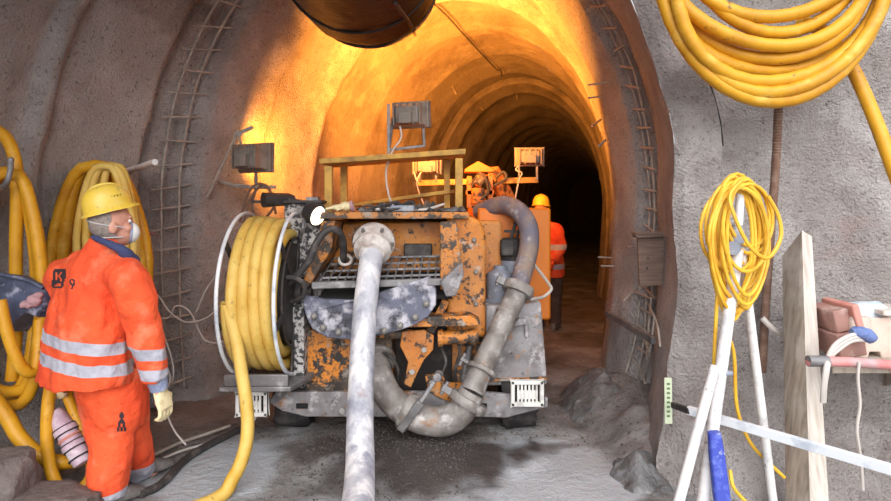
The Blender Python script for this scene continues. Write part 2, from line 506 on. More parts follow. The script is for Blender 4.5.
def lining_point(Y, s, off=None):
    xl, xr, zc = interp(XL, Y), interp(XR, Y), interp(ZC, Y)
    c, a, b = (xl + xr) / 2, (xr - xl) / 2, zc - ZS
    if s <= 1:
        z = -0.15 + (ZS + 0.15) * s
        k = (ZS - z) / ZS
        p = Vector((xl + 0.05 * k * k, Y, z)); n = Vector((-1, 0, 0))
        right = 0.0
    elif s >= 2:
        z = ZS - (ZS + 0.15) * (s - 2)
        k = (ZS - z) / ZS
        p = Vector((xr - 0.12 * k * k, Y, z)); n = Vector((1, 0, 0))
        right = 1.0
    else:
        th = math.pi * (2 - s)
        p = Vector((c + a * math.cos(th), Y, ZS + b * math.sin(th)))
        n = Vector((math.cos(th) * b, 0, math.sin(th) * a)).normalized()
        right = 0.5 + 0.5 * math.cos(th)
    o = out_off(Y, True) * right + out_off(Y, False) * (1 - right)
    if off is not None:
        return p + n * off
    rough = 1.0 if Y < 6.6 else 0.55
    o += rough * (0.035 * nz(p.x * 1.7, p.y * 1.7, p.z * 1.7) + 0.014 * nz(p.x * 6, p.y * 6 + 9, p.z * 6) + 0.006 * nz(p.x * 19, p.y * 19, p.z * 19 + 4))
    return p + n * o


def lining_x(Y, z, right, off=None):
    lo, hi = (2.0, 3.0) if right else (0.0, 1.0)
    if z <= ZS:
        t = (z + 0.15) / (ZS + 0.15)
        s = 3 - t if right else t
    else:
        b = interp(ZC, Y) - ZS
        th = math.asin(min(1, (z - ZS) / b))
        s = 2 - th / math.pi if right else 1 + th / math.pi
    return lining_point(Y, s, off)


def stations(y0, y1):
    ys, y = [], y0
    while y < y1 - 1e-6:
        ys.append(y)
        y += 0.035 if y < 6.7 else (0.07 if y < 12.5 else 0.3)
    ys.append(y1)
    return ys


def lining_mesh(name, s0, s1, ns, y0):
    ys = stations(y0, 40.0)
    bm = bmesh.new()
    rows = [[bm.verts.new(lining_point(Y, s0 + (s1 - s0) * i / ns)) for i in range(ns + 1)] for Y in ys]
    for j in range(len(rows) - 1):
        for i in range(ns):
            f = bm.faces.new((rows[j][i], rows[j][i + 1], rows[j + 1][i + 1], rows[j + 1][i]))
            f.material_index = 1 if ys[j] > 6.45 else 0
            f.smooth = True
    me = bpy.data.meshes.new(name); bm.to_mesh(me); bm.free()
    return structure(link_mesh(name, me, ('shotcrete', 'lining'), None, smooth=False))


lining_mesh('wall_left', 0.0, 1.36, 75, 0.8)
lining_mesh('ceiling', 1.36, 1.64, 24, 0.8)  # unseen near stretch of roof and left wall, lengthened to shade the upper wall
lining_mesh("wall_right", 1.64, 3.0, 75, 3.62)

# front wall beside the portal, round the arch
bm = bmesh.new()
rows = []
NS, NT = 90, 130
for i in range(NS + 1):
    s = 1.40 + 1.60 * i / NS
    p0 = lining_point(3.62, s)
    c = Vector((-0.7, 3.62, ZS))
    d = (p0 - c); d.y = 0
    if s >= 2:
        d = Vector((1, 0, 0))
    d.normalize()
    row = []
    for k in range(NT + 1):
        t = 3.2 * (k / NT) ** 1.25
        p = p0 + d * t
        kz = sstep(1.1, 2.0, p0.z)                   # the collar stands proud of the wall higher up and runs out lower down
        p.y = 3.62 - 0.035 * sstep(0, 0.07, t) + 0.16 * (kz * sstep(0.27, 0.33, t) + (1 - kz) * sstep(0.1, 1.0, t)) - 0.13 * max(0, t - 0.35)
        if t > 0:
            p.y -= 0.42 * (1 - sstep(-0.1, 0.62, p.z)) * sstep(0.02, 0.4, t)      # sprayed foot of the wall flares out
            p.y += 0.05 * nz(p.x * 1.3, 5, p.z * 1.3) + 0.016 * nz(p.x * 7, 2, p.z * 7) + 0.008 * nz(p.x * 21, 8, p.z * 21)
        row.append(bm.verts.new(p))
    rows.append(row)
for a, b in zip(rows, rows[1:]):
    for k in range(NT):
        f = bm.faces.new((a[k], a[k + 1], b[k + 1], b[k])); f.smooth = True
me = bpy.data.meshes.new('wall_front'); bm.to_mesh(me); bm.free()
structure(link_mesh('wall_front', me, 'shotcrete', None, smooth=False))


def front_wall_y(x):
    return 3.74 - 0.13 * max(0, x - 1.93)


# end of the tunnel, coloured black to stand in for the darkness far off
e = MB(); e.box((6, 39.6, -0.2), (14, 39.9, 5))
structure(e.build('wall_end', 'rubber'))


def heap(x, y, cx, cy, rx, ry):
    d = ((x - cx) / rx) ** 2 + ((y - cy) / ry) ** 2
    return max(0.0, 1 - d)


def floor_z(x, y):
    z = 0.02 * nz(x * 0.9, y * 0.9, 1) + 0.012 * nz(x * 3.1, y * 3.1, 2)
    rough = 1 - 0.85 * slurry_at(x, y)
    z += rough * (0.014 * nz(x * 8, y * 8, 3) + 0.010 * nz(x * 17, y * 17, 3))
    z += 0.07 * heap(x, y, -0.25, 4.1, 1.0, 0.6)
    z += 0.30 * heap(x, y, 1.55, 4.9, 0.55, 0.9) ** 0.8 * (0.8 + 0.4 * nz(x * 5, y * 5, 8))
    z += 0.14 * heap(x, y, 1.5, 4.0, 0.35, 0.5) * (0.8 + 0.5 * nz(x * 6, y * 6, 8))
    z += 0.10 * heap(x, y, -2.6, 3.5, 0.5, 0.8)
    return z


def slurry_at(x, y):
    a = heap(x, y, 0.66, 3.75, 0.62, 0.62)
    b = heap(x, y, -1.45, 3.75, 0.45, 0.6) * 0.9
    c = heap(x, y, 0.0, 3.0, 1.6, 0.45) * 0.6
    v = max(a, b, c) + 0.35 * nz(x * 2.2, y * 2.2, 5) + 0.2 * nz(x * 6, y * 6, 6)
    return sstep(0.12, 0.5, v)


def gravel_at(x, y):
    v = heap(x, y, -0.2, 4.0, 1.15, 0.62) + 0.45 * nz(x * 3, y * 3, 15) + 0.25 * nz(x * 9, y * 9, 6)
    return sstep(0.25, 0.7, v)


xs = [-9, -6, -4.5] + [-3.6 + 0.035 * i for i in range(170)] + [2.6, 3.2, 4, 6, 9, 14]
ys = [-9, -6, -3, -1, 0, 1, 1.8] + [2.4 + 0.035 * i for i in range(110)] + [6.5, 7, 8, 10, 13, 18, 25, 32, 40]
bm = bmesh.new()
rows = [[bm.verts.new((x, y, floor_z(x, y))) for x in xs] for y in ys]
for a, b in zip(rows, rows[1:]):
    for i in range(len(xs) - 1):
        f = bm.faces.new((a[i], a[i + 1], b[i + 1], b[i])); f.smooth = True
me = bpy.data.meshes.new('floor'); bm.to_mesh(me); bm.free()
for nm, fn in (('slurry', slurry_at), ('gravel', gravel_at)):
    at = me.attributes.new(nm, 'FLOAT', 'POINT')
    at.data.foreach_set('value', [fn(v.co.x, v.co.y) for v in me.vertices])
structure(link_mesh('floor', me, 'ground', None, smooth=False))

# loose fine gravel spilled under the machine (nobody could count it)
rnd = random.Random(3)
g = bmesh.new()
for k in range(5200):
    x, y = rnd.uniform(-1.5, 1.1), rnd.uniform(3.1, 4.75)
    if rnd.random() > 0.15 + 0.85 * gravel_at(x, y) or slurry_at(x, y) > 0.6:
        continue
    r = rnd.uniform(0.004, 0.009) * (1.6 if rnd.random() < 0.06 else 1)
    q = Vector((x, y, floor_z(x, y) + r * 0.3))
    vs = [g.verts.new(q + Vector(d) * r * rnd.uniform(0.7, 1.2)) for d in ((1, 0, 0), (0, 1, 0), (-1, 0, 0), (0, -1, 0), (0, 0, 1), (0, 0, -1))]
    for a, b, c in ((0, 1, 4), (1, 2, 4), (2, 3, 4), (3, 0, 4), (1, 0, 5), (2, 1, 5), (3, 2, 5), (0, 3, 5)):
        g.faces.new((vs[a], vs[b], vs[c]))
me = bpy.data.meshes.new('gravel'); g.to_mesh(me); g.free()
go = link_mesh('gravel', me, 'gravel', None, smooth=False)
tag(go, 'fine dark gravel spilled over the floor in front of the machine', 'gravel', kind='stuff')

# heaps of wet rebound muck against the wall on the right
def muck(cx, cy, rx, ry, h, seed, label):
    m = MB()
    rings = []
    for i in range(15):
        t = i / 14
        ring = []
        for k in range(40):
            a = 2 * math.pi * k / 40
            rr = (1 - t) * (1 + 0.2 * nz(math.cos(a) * 2, math.sin(a) * 2, seed))
            x, y = cx + rx * rr * math.cos(a), cy + ry * rr * math.sin(a)
            z = h * (1 - (1 - t) ** 1.6) - 0.05
            q = Vector((x, y, z))
            q += Vector((nz(x * 9, y * 9, seed), nz(x * 9, y * 9, seed + 7), nz(x * 9, y * 9, seed + 3))) * 0.05 + Vector((0, 0, nz(x * 23, y * 23, seed))) * 0.025
            ring.append(q)
        rings.append(ring)
    m.loft(rings)
    o = m.build('muck_heap', 'muck')
    tag(o, label, 'muck heap', kind='stuff')


muck(1.34, 4.95, 0.42, 0.62, 0.36, 11, 'lumpy heap of wet grey shotcrete muck at the foot of the tunnel wall, past the machine')
muck(1.20, 3.66, 0.20, 0.28, 0.20, 23, 'small pale lumpy muck pile at the foot of the portal collar, below the pale green strip')


# ------------------------------------------------------------------ camera, world, light
cam = bpy.data.cameras.new('camera')
cam.sensor_width = 36; cam.lens = F * 36 / 891; cam.shift_y = -(250.5 - HY) / 891
co = bpy.data.objects.new('camera', cam); COL.objects.link(co)
co.location = (0, 0, EYE); co.rotation_euler = (math.radians(90), 0, 0)
scene.camera = co

w = bpy.data.worlds.new('overcast'); scene.world = w; w.use_nodes = True
bg = w.node_tree.nodes['Background']
bg.inputs['Strength'].default_value = 1.0
# overcast sky: pale overhead, darker towards the horizon where the cutting's banks stand
wn, wl_ = w.node_tree.nodes, w.node_tree.links
tcw = wn.new('ShaderNodeTexCoord'); sx_ = wn.new('ShaderNodeSeparateXYZ'); rampw = wn.new('ShaderNodeValToRGB')
wl_.new(tcw.outputs['Generated'], sx_.inputs[0]); wl_.new(sx_.outputs['Z'], rampw.inputs[0]); wl_.new(rampw.outputs[0], bg.inputs['Color'])
rampw.color_ramp.elements[0].position = 0.0; rampw.color_ramp.elements[0].color = (0.62, 0.63, 0.65, 1)
rampw.color_ramp.elements[1].position = 0.75; rampw.color_ramp.elements[1].color = (1.15, 1.22, 1.32, 1)

sl = bpy.data.lights.new('daylight', 'SUN'); sl.energy = 3.3; sl.angle = math.radians(60); sl.color = (1.0, 0.97, 0.93)
so = bpy.data.objects.new('daylight', sl); COL.objects.link(so)
so.rotation_euler = (Vector((-0.02, 0.84, -0.50))).to_track_quat('-Z', 'Y').to_euler()
so.location = (-1, -6, 6)


def flood_light(loc, direction, power, sx=0.26, sy=0.18, spread=170):
    l = bpy.data.lights.new('flood_beam', 'AREA'); l.shape = 'RECTANGLE'; l.size = sx; l.size_y = sy
    l.energy = power; l.color = (1.0, 0.335, 0.04); l.spread = math.radians(spread)
    o = bpy.data.objects.new('flood_beam', l); COL.objects.link(o)
    o.location = loc; o.rotation_euler = Vector(direction).to_track_quat('-Z', 'Z').to_euler()


scene.view_settings.view_transform = 'Standard'
scene.view_settings.look = 'None'
scene.view_settings.exposure = 0.34
scene.view_settings.gamma = 1
scene.view_settings.use_curve_mapping = False
scene.cycles.use_denoising = True
scene.cycles.max_bounces = 8
# ------------------------------------------------------------------ the shotcrete machine
def pp(pxs, d):
    return [P(x, y, d) for x, y in pxs]


def panel(mb, pxs, d, t):
    """plate with the outline seen from the front, standing at depth d and t thick"""
    return mb.prism(pp(pxs, d), (0, t, 0))


mach = thing('shotcrete_machine', 'large chipped orange shotcrete pump machine parked in the tunnel mouth', 'machine', (0.25, 4.5, 0.02))

m = MB(); m.box((-0.98, 4.80, 0.34), (0.46, 7.6, 1.57)); m.build('body', 'orange_paint', mach, bevel=0.03)
# hopper recess: back wall, cheeks and deck
m = MB(); panel(m, [(332, 224), (458, 222), (458, 268), (332, 270)], 4.66, 0.03); m.build('hopper_back', 'orange_paint', mach, bevel=0.005)
m = MB(); panel(m, [(322, 221), (335, 221), (331, 250), (308, 288), (300, 288), (314, 250)], 4.28, 0.40)
m.build('hopper_cheek', 'orange_worn', mach, bevel=0.01)
m = MB(); panel(m, [(440, 222), (456, 221), (462, 262), (458, 290), (440, 290)], 4.30, 0.36)
m.build('hopper_cheek', 'orange_worn', mach, bevel=0.01)
m = MB(); m.box(P(318, 219, 4.36), P(469, 212, 4.36) + Vector((0, 1.5, 0))); m.build('deck', 'orange_worn', mach, bevel=0.008, label='rust-worn top deck littered with grit')
# grate
m = MB()
a0, a1 = P(318, 285, 4.22), P(452, 281, 4.22)
b0, b1 = P(334, 258, 4.60), P(452, 256, 4.60)
for i in range(17):
    t = i / 16
    m.beam(a0.lerp(a1, t), b0.lerp(b1, t), 0.010, 0.012)
for k in range(5):
    t = k / 4
    m.beam(a0.lerp(b0, t), a1.lerp(b1, t), 0.010, 0.014)
m.build('grate', 'steel', mach, smooth=False)
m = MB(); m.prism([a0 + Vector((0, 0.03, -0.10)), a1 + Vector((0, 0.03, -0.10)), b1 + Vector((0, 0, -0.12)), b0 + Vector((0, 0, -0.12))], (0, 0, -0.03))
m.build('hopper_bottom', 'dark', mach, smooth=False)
m = MB(); m.beam(a0 + Vector((-0.04, -0.01, 0)), a1 + Vector((0.02, -0.01, 0)), 0.05, 0.05); m.build('grate_sill', 'steel', mach, bevel=0.006)
m = MB(); m.beam(P(404, 250, 4.62), P(432, 250, 4.62), 0.05, 0.10); m.build('hopper_box', 'dark_steel', mach, bevel=0.008)
m = MB()
panel(m, [(440, 282), (462, 262), (464, 275), (456, 296), (446, 297)], 4.14, 0.07); m.build('grate_latch', 'grey_paint', mach, bevel=0.01)
# apron: two curved lobes of rubber with bolts along the edge
m = MB()
out = [(298, 296), (322, 300), (352, 300), (380, 292), (408, 284), (430, 277), (436, 290), (436, 306), (428, 318), (414, 326), (398, 331), (376, 337), (350, 340), (326, 339), (310, 331), (302, 316)]
top, bot = [], []
pts = pp(out, 4.14)
for p in pts:
    p.y += 0.08 * abs(p.x + 0.5) ** 2 * 4
m.prism(pts, (0, 0.035, 0))
ap = m.build('apron', 'apron', mach, bevel=0.008, label='dark cement-stained rubber apron below the grate')
for x, y in ((312, 318), (322, 329), (338, 333), (384, 331), (400, 326), (415, 318), (426, 305)):
    c = P(x, y, 4.13); c.y += 0.32 * (c.x + 0.5) ** 2
    b = MB(); b.lathe([(0.024, 0.012), (0.024, -0.004), (0.016, -0.010), (0.016, -0.02), (0.006, -0.024)], c, (0, 1, 0), 10); b.build('bolt', 'bolt', ap, sharp=30)
# lower front panels
m = MB(); panel(m, [(306, 330), (352, 336), (392, 336), (392, 412), (306, 412)], 4.42, 0.35); m.build('front_panel', 'orange_worn', mach, bevel=0.01, label='front panel with most of the orange paint chipped off')
m = MB(); panel(m, [(392, 300), (480, 296), (480, 412), (392, 412)], 4.75, 0.03); m.build('inner_panel', 'dark_steel', mach, smooth=False)
m = MB()
panel(m, [(376, 318), (470, 316), (480, 321), (480, 326), (376, 328)], 4.24, 0.20); m.build('cross_rail', 'orange_worn', mach, bevel=0.006)
m = MB(); m.cyl(P(380, 334, 4.34), P(412, 334, 4.34), 0.035); m.build('pin', 'orange_worn', mach)
m = MB(); m.cyl(P(438, 338, 4.36), P(478, 336, 4.36), 0.05); m.cyl(P(438, 338, 4.36), P(443, 338, 4.36), 0.065); m.cyl(P(470, 337, 4.36), P(475, 337, 4.36), 0.062)
m.build('cylinder', 'orange_worn', mach)
m = MB(); panel(m, [(402, 332), (424, 330), (434, 336), (433, 350), (424, 360), (417, 374), (411, 388), (404, 384), (408, 362), (400, 346)], 4.30, 0.03)
lk = m.build('link_plate', 'orange_paint', mach, bevel=0.006)
for x, y in ((424, 350), (412, 372)):
    b = MB(); b.cyl(P(x, y, 4.31), P(x, y, 4.26), 0.02, 8); b.build('bolt', 'bolt', lk)
m = MB(); panel(m, [(425, 376), (441, 373), (446, 383), (464, 384), (472, 392), (466, 402), (446, 401), (428, 392)], 4.34, 0.04)
lk = m.build('link_plate', 'orange_paint', mach, bevel=0.006)
for x, y in ((432, 383), (452, 392)):
    b = MB(); b.cyl(P(x, y, 4.35), P(x, y, 4.30), 0.02, 8); b.build('bolt', 'bolt', lk)
m = MB(); m.beam(P(446, 300, 4.40), P(430, 332, 4.40), 0.05, 0.06); m.build('strut', 'orange_worn', mach, bevel=0.006)
m = MB(); m.beam(P(450, 292, 4.5), P(470, 325, 4.5), 0.04, 0.05); m.build('strut', 'orange_worn', mach, bevel=0.006)
for a_, b_, r_ in ((P(456, 308, 4.7), P(470, 330, 4.7), 0.06), (P(470, 345, 4.55), P(462, 385, 4.55), 0.025), (P(480, 345, 4.55), P(478, 385, 4.55), 0.03)):
    m = MB(); m.cyl(a_, b_, r_); m.build('hydraulic_ram', 'steel', mach)
for q_ in ([P(440, 345, 4.5), P(446, 362, 4.4), P(440, 380, 4.4), P(448, 392, 4.5)], [P(376, 350, 4.36), P(390, 356, 4.3), P(398, 370, 4.32), P(396, 392, 4.4)], [P(452, 332, 4.5), P(460, 350, 4.42), P(455, 372, 4.44), P(462, 400, 4.5)]):
    m = MB(); m.tube(q_, 0.012, 8, 6); m.build('hydraulic_hose', 'cable_dark', mach)
# skirt plate
m = MB()
poly = [(300, 392), (480, 392), (548, 398), (548, 407), (506, 418), (478, 417), (306, 417), (282, 411), (268, 402), (276, 392)]
panel(m, poly, 4.36, 0.04); sk = m.build('skirt_plate', 'grey_paint', mach, bevel=0.006)
for xa, xb in ((296, 308), (476, 487)):
    m = MB(); m.beam(P(xa, 406, 4.358), P(xb, 406, 4.358), 0.012, 0.04); m.build('slot', 'dark', sk, bevel=0.01)
b = MB(); b.cyl(P(342, 411, 4.37), P(342, 411, 4.31), 0.022, 8); b.build('bolt', 'bolt', sk)
# orange corner cover with a bevelled shoulder
m = MB()
x0, x1 = P(447, 0, 4.40).x, P(486, 0, 4.40).x
z0, z1 = P(0, 338, 4.40).z, P(0, 215, 4.40).z
prof = [(x0, z0), (x1, z0), (x1, z1 - 0.15), (x1 - 0.035, z1 - 0.05), (x1 - 0.12, z1), (x0, z1)]
m.prism([Vector((x, 4.42, z)) for x, z in prof], (0, 0.55, 0))
cc = m.build('corner_cover', 'orange_paint', mach, bevel=0.03, seg=3)
for x, y in ((476, 272), (476, 304), (456, 230), (474, 240)):
    b = MB(); b.lathe([(0.018, 0.01), (0.018, -0.006), (0.010, -0.014)], P(x, y, 4.41), (0, 1, 0), 10); b.build('bolt', 'bolt', cc)
m = MB(); m.box(P(452, 412, 4.6), P(484, 336, 4.6) + Vector((0, 0.4, 0))); m.build('side_frame', 'orange_worn', mach, bevel=0.01)
# engine cover and side box
m = MB(); m.box(P(478, 320, 4.98), P(551, 208, 4.98) + Vector((0, 2.3, 0))); m.build('engine_cover', 'orange_clean', mach, bevel=0.02, label='smooth orange engine cover')
m = MB()
pts = pp([(486, 306), (541, 302), (547, 378), (547, 385), (486, 386)], 4.50)
m.prism(pts, (0, 0.5, 0)); sb = m.build('side_box', 'grey_paint', mach, bevel=0.015)
m = MB(); m.beam(P(492, 326, 4.47), P(526, 321, 4.47), 0.03, 0.055); m.beam(P(493, 327, 4.48), P(493, 338, 4.48), 0.03, 0.03, (0, 1, 0)); m.beam(P(526, 322, 4.48), P(527, 338, 4.48), 0.03, 0.03, (0, 1, 0))
m.build('handle', 'grey_paint', sb, bevel=0.008)
m = MB(); m.beam(P(486, 380, 4.49), P(547, 378, 4.49), 0.04, 0.02); m.build('box_sill', 'orange_worn', sb, bevel=0.004)


def vent(x0, y0, x1, y1, d, parent):
    w, h = x1 - x0, y1 - y0
    m = MB()
    fr = 0.16
    panel(m, [(x0, y0), (x1, y0), (x1, y0 + h * fr), (x0, y0 + h * fr)], d, 0.05)
    panel(m, [(x0, y1 - h * fr), (x1, y1 - h * fr), (x1, y1), (x0, y1)], d, 0.05)
    panel(m, [(x0, y0), (x0 + w * 0.12, y0), (x0 + w * 0.12, y1), (x0, y1)], d, 0.05)
    panel(m, [(x1 - w * 0.12, y0), (x1, y0), (x1, y1), (x1 - w * 0.12, y1)], d, 0.05)
    v = m.build('vent_grille', 'vent', parent, bevel=0.006, label='pale slotted vent grille')
    m = MB()
    for k in range(6):
        xx = x0 + w * (0.22 + 0.56 * k / 5)
        panel(m, [(xx - w * 0.03, y0 + 1), (xx + w * 0.03, y0 + 1), (xx + w * 0.03, y1 - 1), (xx - w * 0.03, y1 - 1)], d + 0.012, 0.015)
    panel(m, [(x0 + w * 0.2, y0 + h * 0.36), (x1 - w * 0.2, y0 + h * 0.36), (x1 - w * 0.2, y0 + h * 0.7), (x0 + w * 0.2, y0 + h * 0.7)], d + 0.02, 0.01)
    m.build('slats', 'vent', v, smooth=False)
    m = MB(); panel(m, [(x0 + 1, y0 + 1), (x1 - 1, y0 + 1), (x1 - 1, y1 - 1), (x0 + 1, y1 - 1)], d + 0.035, 0.05); m.build('recess', 'dark', v, smooth=False)


vent(511, 381, 544, 407, 4.29, mach)
vent(235, 392, 267, 417, 4.16, mach)
# motor canisters on the side box
m = MB(); m.lathe([(0.13, 0), (0.135, 0.02), (0.11, 0.04), (0.11, 0.20), (0.10, 0.24), (0.05, 0.27), (0.05, 0.30)], P(500, 303, 4.72), (0, 0, 1)); m.build('motor', 'canister', mach)
m = MB(); m.lathe([(0.095, 0), (0.095, 0.30), (0.09, 0.33)], P(511, 294, 4.86), (0, 0, 1)); mo = m.build('motor', 'canister', mach)
m = MB(); m.lathe([(0.105, 0.28), (0.105, 0.43), (0.08, 0.46)], P(511, 294, 4.86), (0, 0, 1)); m.box(P(501, 256, 4.72), P(514, 240, 4.74) + Vector((0, 0.15, 0))); m.build('motor_cap', 'rubber', mo, bevel=0.01)
m = MB(); m.tube([P(510, 242, 4.8), P(514, 228, 4.8), P(519, 212, 4.85)], 0.014, 8); m.tube([P(516, 242, 4.8), P(520, 225, 4.8)], 0.01, 8); m.beam(P(504, 231, 4.8), P(520, 232, 4.8), 0.02, 0.02); m.build('lever', 'rubber', mach)
# wheels under the skirt
for wx, wy in ((-1.16, 4.62), (0.56, 4.62), (-0.85, 6.9), (0.62, 6.9)):
    ax = Vector((1, 0, 0)); c = Vector((wx - 0.13, wy, 0.22 + floor_z(wx, wy) - 0.02))
    m = MB(); m.lathe([(0.11, 0.02), (0.195, 0.0), (0.22, 0.04), (0.22, 0.22), (0.195, 0.26), (0.11, 0.24)], c, ax, 28)
    for v in m.bm.verts:
        v.co += (v.co - (c + ax * 0.13)).normalized() * 0.012 * (1 if nz(v.co.x * 9, v.co.y * 14, v.co.z * 14) > 0 else -1)
    wh = m.build('wheel', 'rubber', mach)
    m = MB(); m.lathe([(0.12, 0.03), (0.08, 0.06), (0.08, 0.20), (0.12, 0.23)], c, ax, 20); m.build('hub', 'dark_steel', wh)
# reel post, platform and top sheet
m = MB(); m.box(P(284, 300, 4.46), P(321, 203, 4.46) + Vector((0, 0.34, 0))); m.build('reel_post', 'splatter', mach, bevel=0.01)
m = MB(); m.box(P(291, 388, 4.30), P(304, 290, 4.30) + Vector((0, 0.22, 0))); m.build('reel_post', 'splatter', mach, bevel=0.006)
m = MB(); m.prism([Vector((-1.55, 4.04, 0.415)), Vector((-1.06, 4.04, 0.415)), Vector((-0.98, 4.3, 0.415)), Vector((-0.98, 4.85, 0.415)), Vector((-1.55, 4.85, 0.415))], (0, 0, 0.035))
m.box((-1.52, 4.05, 0.45), (-1.08, 4.08, 0.53)); m.build('reel_platform', 'steel', mach, bevel=0.006)
m = MB(); m.prism([Vector((-1.45, 4.40, P(0, 203, 4.4).z)), Vector((-0.92, 4.40, P(0, 203, 4.4).z)), Vector((-0.92, 4.8, P(0, 203, 4.4).z)), Vector((-1.35, 4.8, P(0, 203, 4.4).z))], (0, 0, 0.02))
m.prism([P(272, 202, 4.42), P(276, 195, 4.42), P(306, 201, 4.42), P(306, 203, 4.42)], (0, 0.02, 0)); m.build('top_sheet', 'dark_steel', mach, bevel=0.003)
m = MB(); ex = P(268, 200, 4.40)
m.lathe([(0.050, 0), (0.056, 0), (0.046, 0.20), (0.03, 0.24), (0.03, 0.22), (0.042, 0.02), (0.050, 0)], ex + Vector((-0.02, -0.05, 0)), (0.75, 0.6, 0.03), 20)
m.build('exhaust', 'dark_steel', mach)
# work lamp on the post: lit
m = MB(); c = P(318, 216, 4.36); ax = Vector((0.80, -0.50, -0.30)).normalized()
m.lathe([(0.03, -0.13), (0.06, -0.11), (0.082, -0.02), (0.086, 0.0), (0.076, 0.004), (0.074, -0.01)], c, ax, 24); wl = m.build('work_lamp', 'dark_steel', mach)
m = MB(); m.lathe([(0.073, -0.008), (0.066, 0.006), (0.04, 0.012), (0.001, 0.015)], c, ax, 24); m.build('lamp_glass', 'lamp_lit', wl, label='glowing round lamp glass')
m = MB(); m.tube([P(300, 240, 4.44), P(303, 228, 4.34), P(306, 210, 4.44), P(312, 200, 4.46)], 0.014, 8, 6); m.box(P(306, 205, 4.44), P(318, 197, 4.44) + Vector((0, 0.1, 0))); m.build('lamp_bracket', 'steel', wl)
# thick black hose bent over beside the hopper
m = MB(); m.tube([P(286, 286, 4.2), P(296, 276, 4.16), P(308, 262, 4.14), P(316, 244, 4.14), P(326, 231, 4.16), (P(337, 230, 4.2)), P(343, 242, 4.3), P(343, 262, 4.42)], 0.026, 10, 8)
m.build('hydraulic_hose', 'cable_dark', mach)
m = MB(); m.tube([P(282, 300, 4.15), P(276, 290, 4.12), P(281, 279, 4.12), P(294, 278, 4.14), P(304, 284, 4.14), P(303, 296, 4.16), P(292, 302, 4.2)], 0.018, 8, 8); m.build('hydraulic_hose', 'cable_dark', mach)
# timber-like guard frame on the deck
gf = MB()
a, b = P(319, 164, 4.55), P(466, 154, 4.55)
gf.prism([a, b, b + Vector((0, 0.42, 0.0)), a + Vector((0.04, 0.42, 0.0))], (0, 0, 0.042))
tf = gf.build('guard_frame', 'frame_wood', mach, bevel=0.006, label='ochre timber guard frame on the deck')
for (x, yt, yb, d, wd) in ((328, 166, 213, 4.58, 0.058), (343.5, 166, 213, 4.92, 0.055), (459, 158, 213, 4.58, 0.058), (447, 160, 210, 4.92, 0.05)):
    m = MB(); p, q = P(x, yt, d), P(x, yb, d); m.box((p.x - wd / 2, d, min(q.z, 1.64)), (p.x + wd / 2, d + wd, p.z)); m.build('post', 'frame_wood', tf, bevel=0.004)

# ---- things lying on the deck
DZ = P(0, 212, 4.36).z


def on_deck(px, d, dz=0.0):
    return Vector(((px - CX) * d / F, d, DZ + dz))


g = thing('work_glove', 'pale dusty work glove lying on the deck beside the lit lamp', 'glove', on_deck(340, 4.45))
m = MB(); c = on_deck(346, 4.46, 0.04)
m.ellipsoid(c, (0.055, 0.05, 0.038)); m.ellipsoid(c + Vector((-0.06, 0, -0.008)), (0.06, 0.045, 0.026))
for k in range(4):
    m.tube([c + Vector((-0.08, -0.035 + 0.022 * k, -0.005)), c + Vector((-0.13, -0.045 + 0.026 * k, -0.015)), c + Vector((-0.165 + 0.01 * k, -0.05 + 0.028 * k, -0.026))], 0.012, 8, 5)
m.tube([c + Vector((-0.02, -0.05, -0.01)), c + Vector((-0.06, -0.075, -0.025))], 0.013, 8)
me = remesh(m, 0.006, 3); link_mesh('palm', me, 'glove', g)
m = MB(); m.torus(c + Vector((0.045, 0, 0)), (1, 0, 0.2), 0.036, 0.012, 20); m.build('cuff', 'pink', g)

t = thing('cable_tangle', 'tangle of dark cables heaped along the machine deck under the guard frame', 'cable', on_deck(410, 4.6))
for k in range(9):
    rr = random.Random(k + 40)
    x0 = rr.uniform(355, 400)
    pts = [on_deck(x0 + i * rr.uniform(9, 14), 4.46 + 0.10 * (k % 4) + rr.uniform(-0.04, 0.04), 0.018 + rr.uniform(0, 0.07) * (i % 2)) for i in range(6)]
    m = MB(); m.tube(pts, rr.choice((0.010, 0.013, 0.016)), 7, 6); m.build('cable', rr.choice(('cable_dark', 'cable_dark', 'cable', 'cable_brown')), t)
b = thing('control_box', 'pale grey control box lying on the machine deck among the cables', 'box', on_deck(403, 4.48))
m = MB(); m.box(on_deck(390, 4.44, 0.002), on_deck(414, 4.44, 0.05) + Vector((0, 0.16, 0))); m.build('case', 'grey_plastic', b, bevel=0.01)
m = MB(); m.box(on_deck(396, 4.44, 0.05) + Vector((0, 0.05, 0)), on_deck(402, 4.44, 0.064) + Vector((0, 0.1, 0))); m.build('button', 'dark_steel', b, bevel=0.004)
b = MB()
for k in range(24):
    rr = random.Random(k)
    c = on_deck(rr.uniform(350, 466), rr.uniform(4.42, 4.6), 0.012)
    b.ellipsoid(c, (rr.uniform(.02, .045), 0.03, rr.uniform(.012, .03)), None, 8, 5)
b.displace(0.012, 30)
tag(b.build('grit', 'muck'), 'crumbs of dried concrete scattered over the machine deck', 'grit', kind='stuff')
m = MB(); m.beam(on_deck(352, 5.2, 0.05), on_deck(452, 4.75, 0.16), 0.10, 0.03); tag(m.build('lance', 'frame_wood', None, bevel=0.005), 'ochre slat leaning across the deck behind the cables', 'slat')
m = MB(); m.torus(P(346, 261, 4.42) + Vector((0, -0.03, 0.01)), (0.1, -0.6, 0.6), 0.045, 0.011, 24, 8); tag(m.build('rope_ring', 'cable'), 'small pale ring lying on the hopper grate', 'ring')

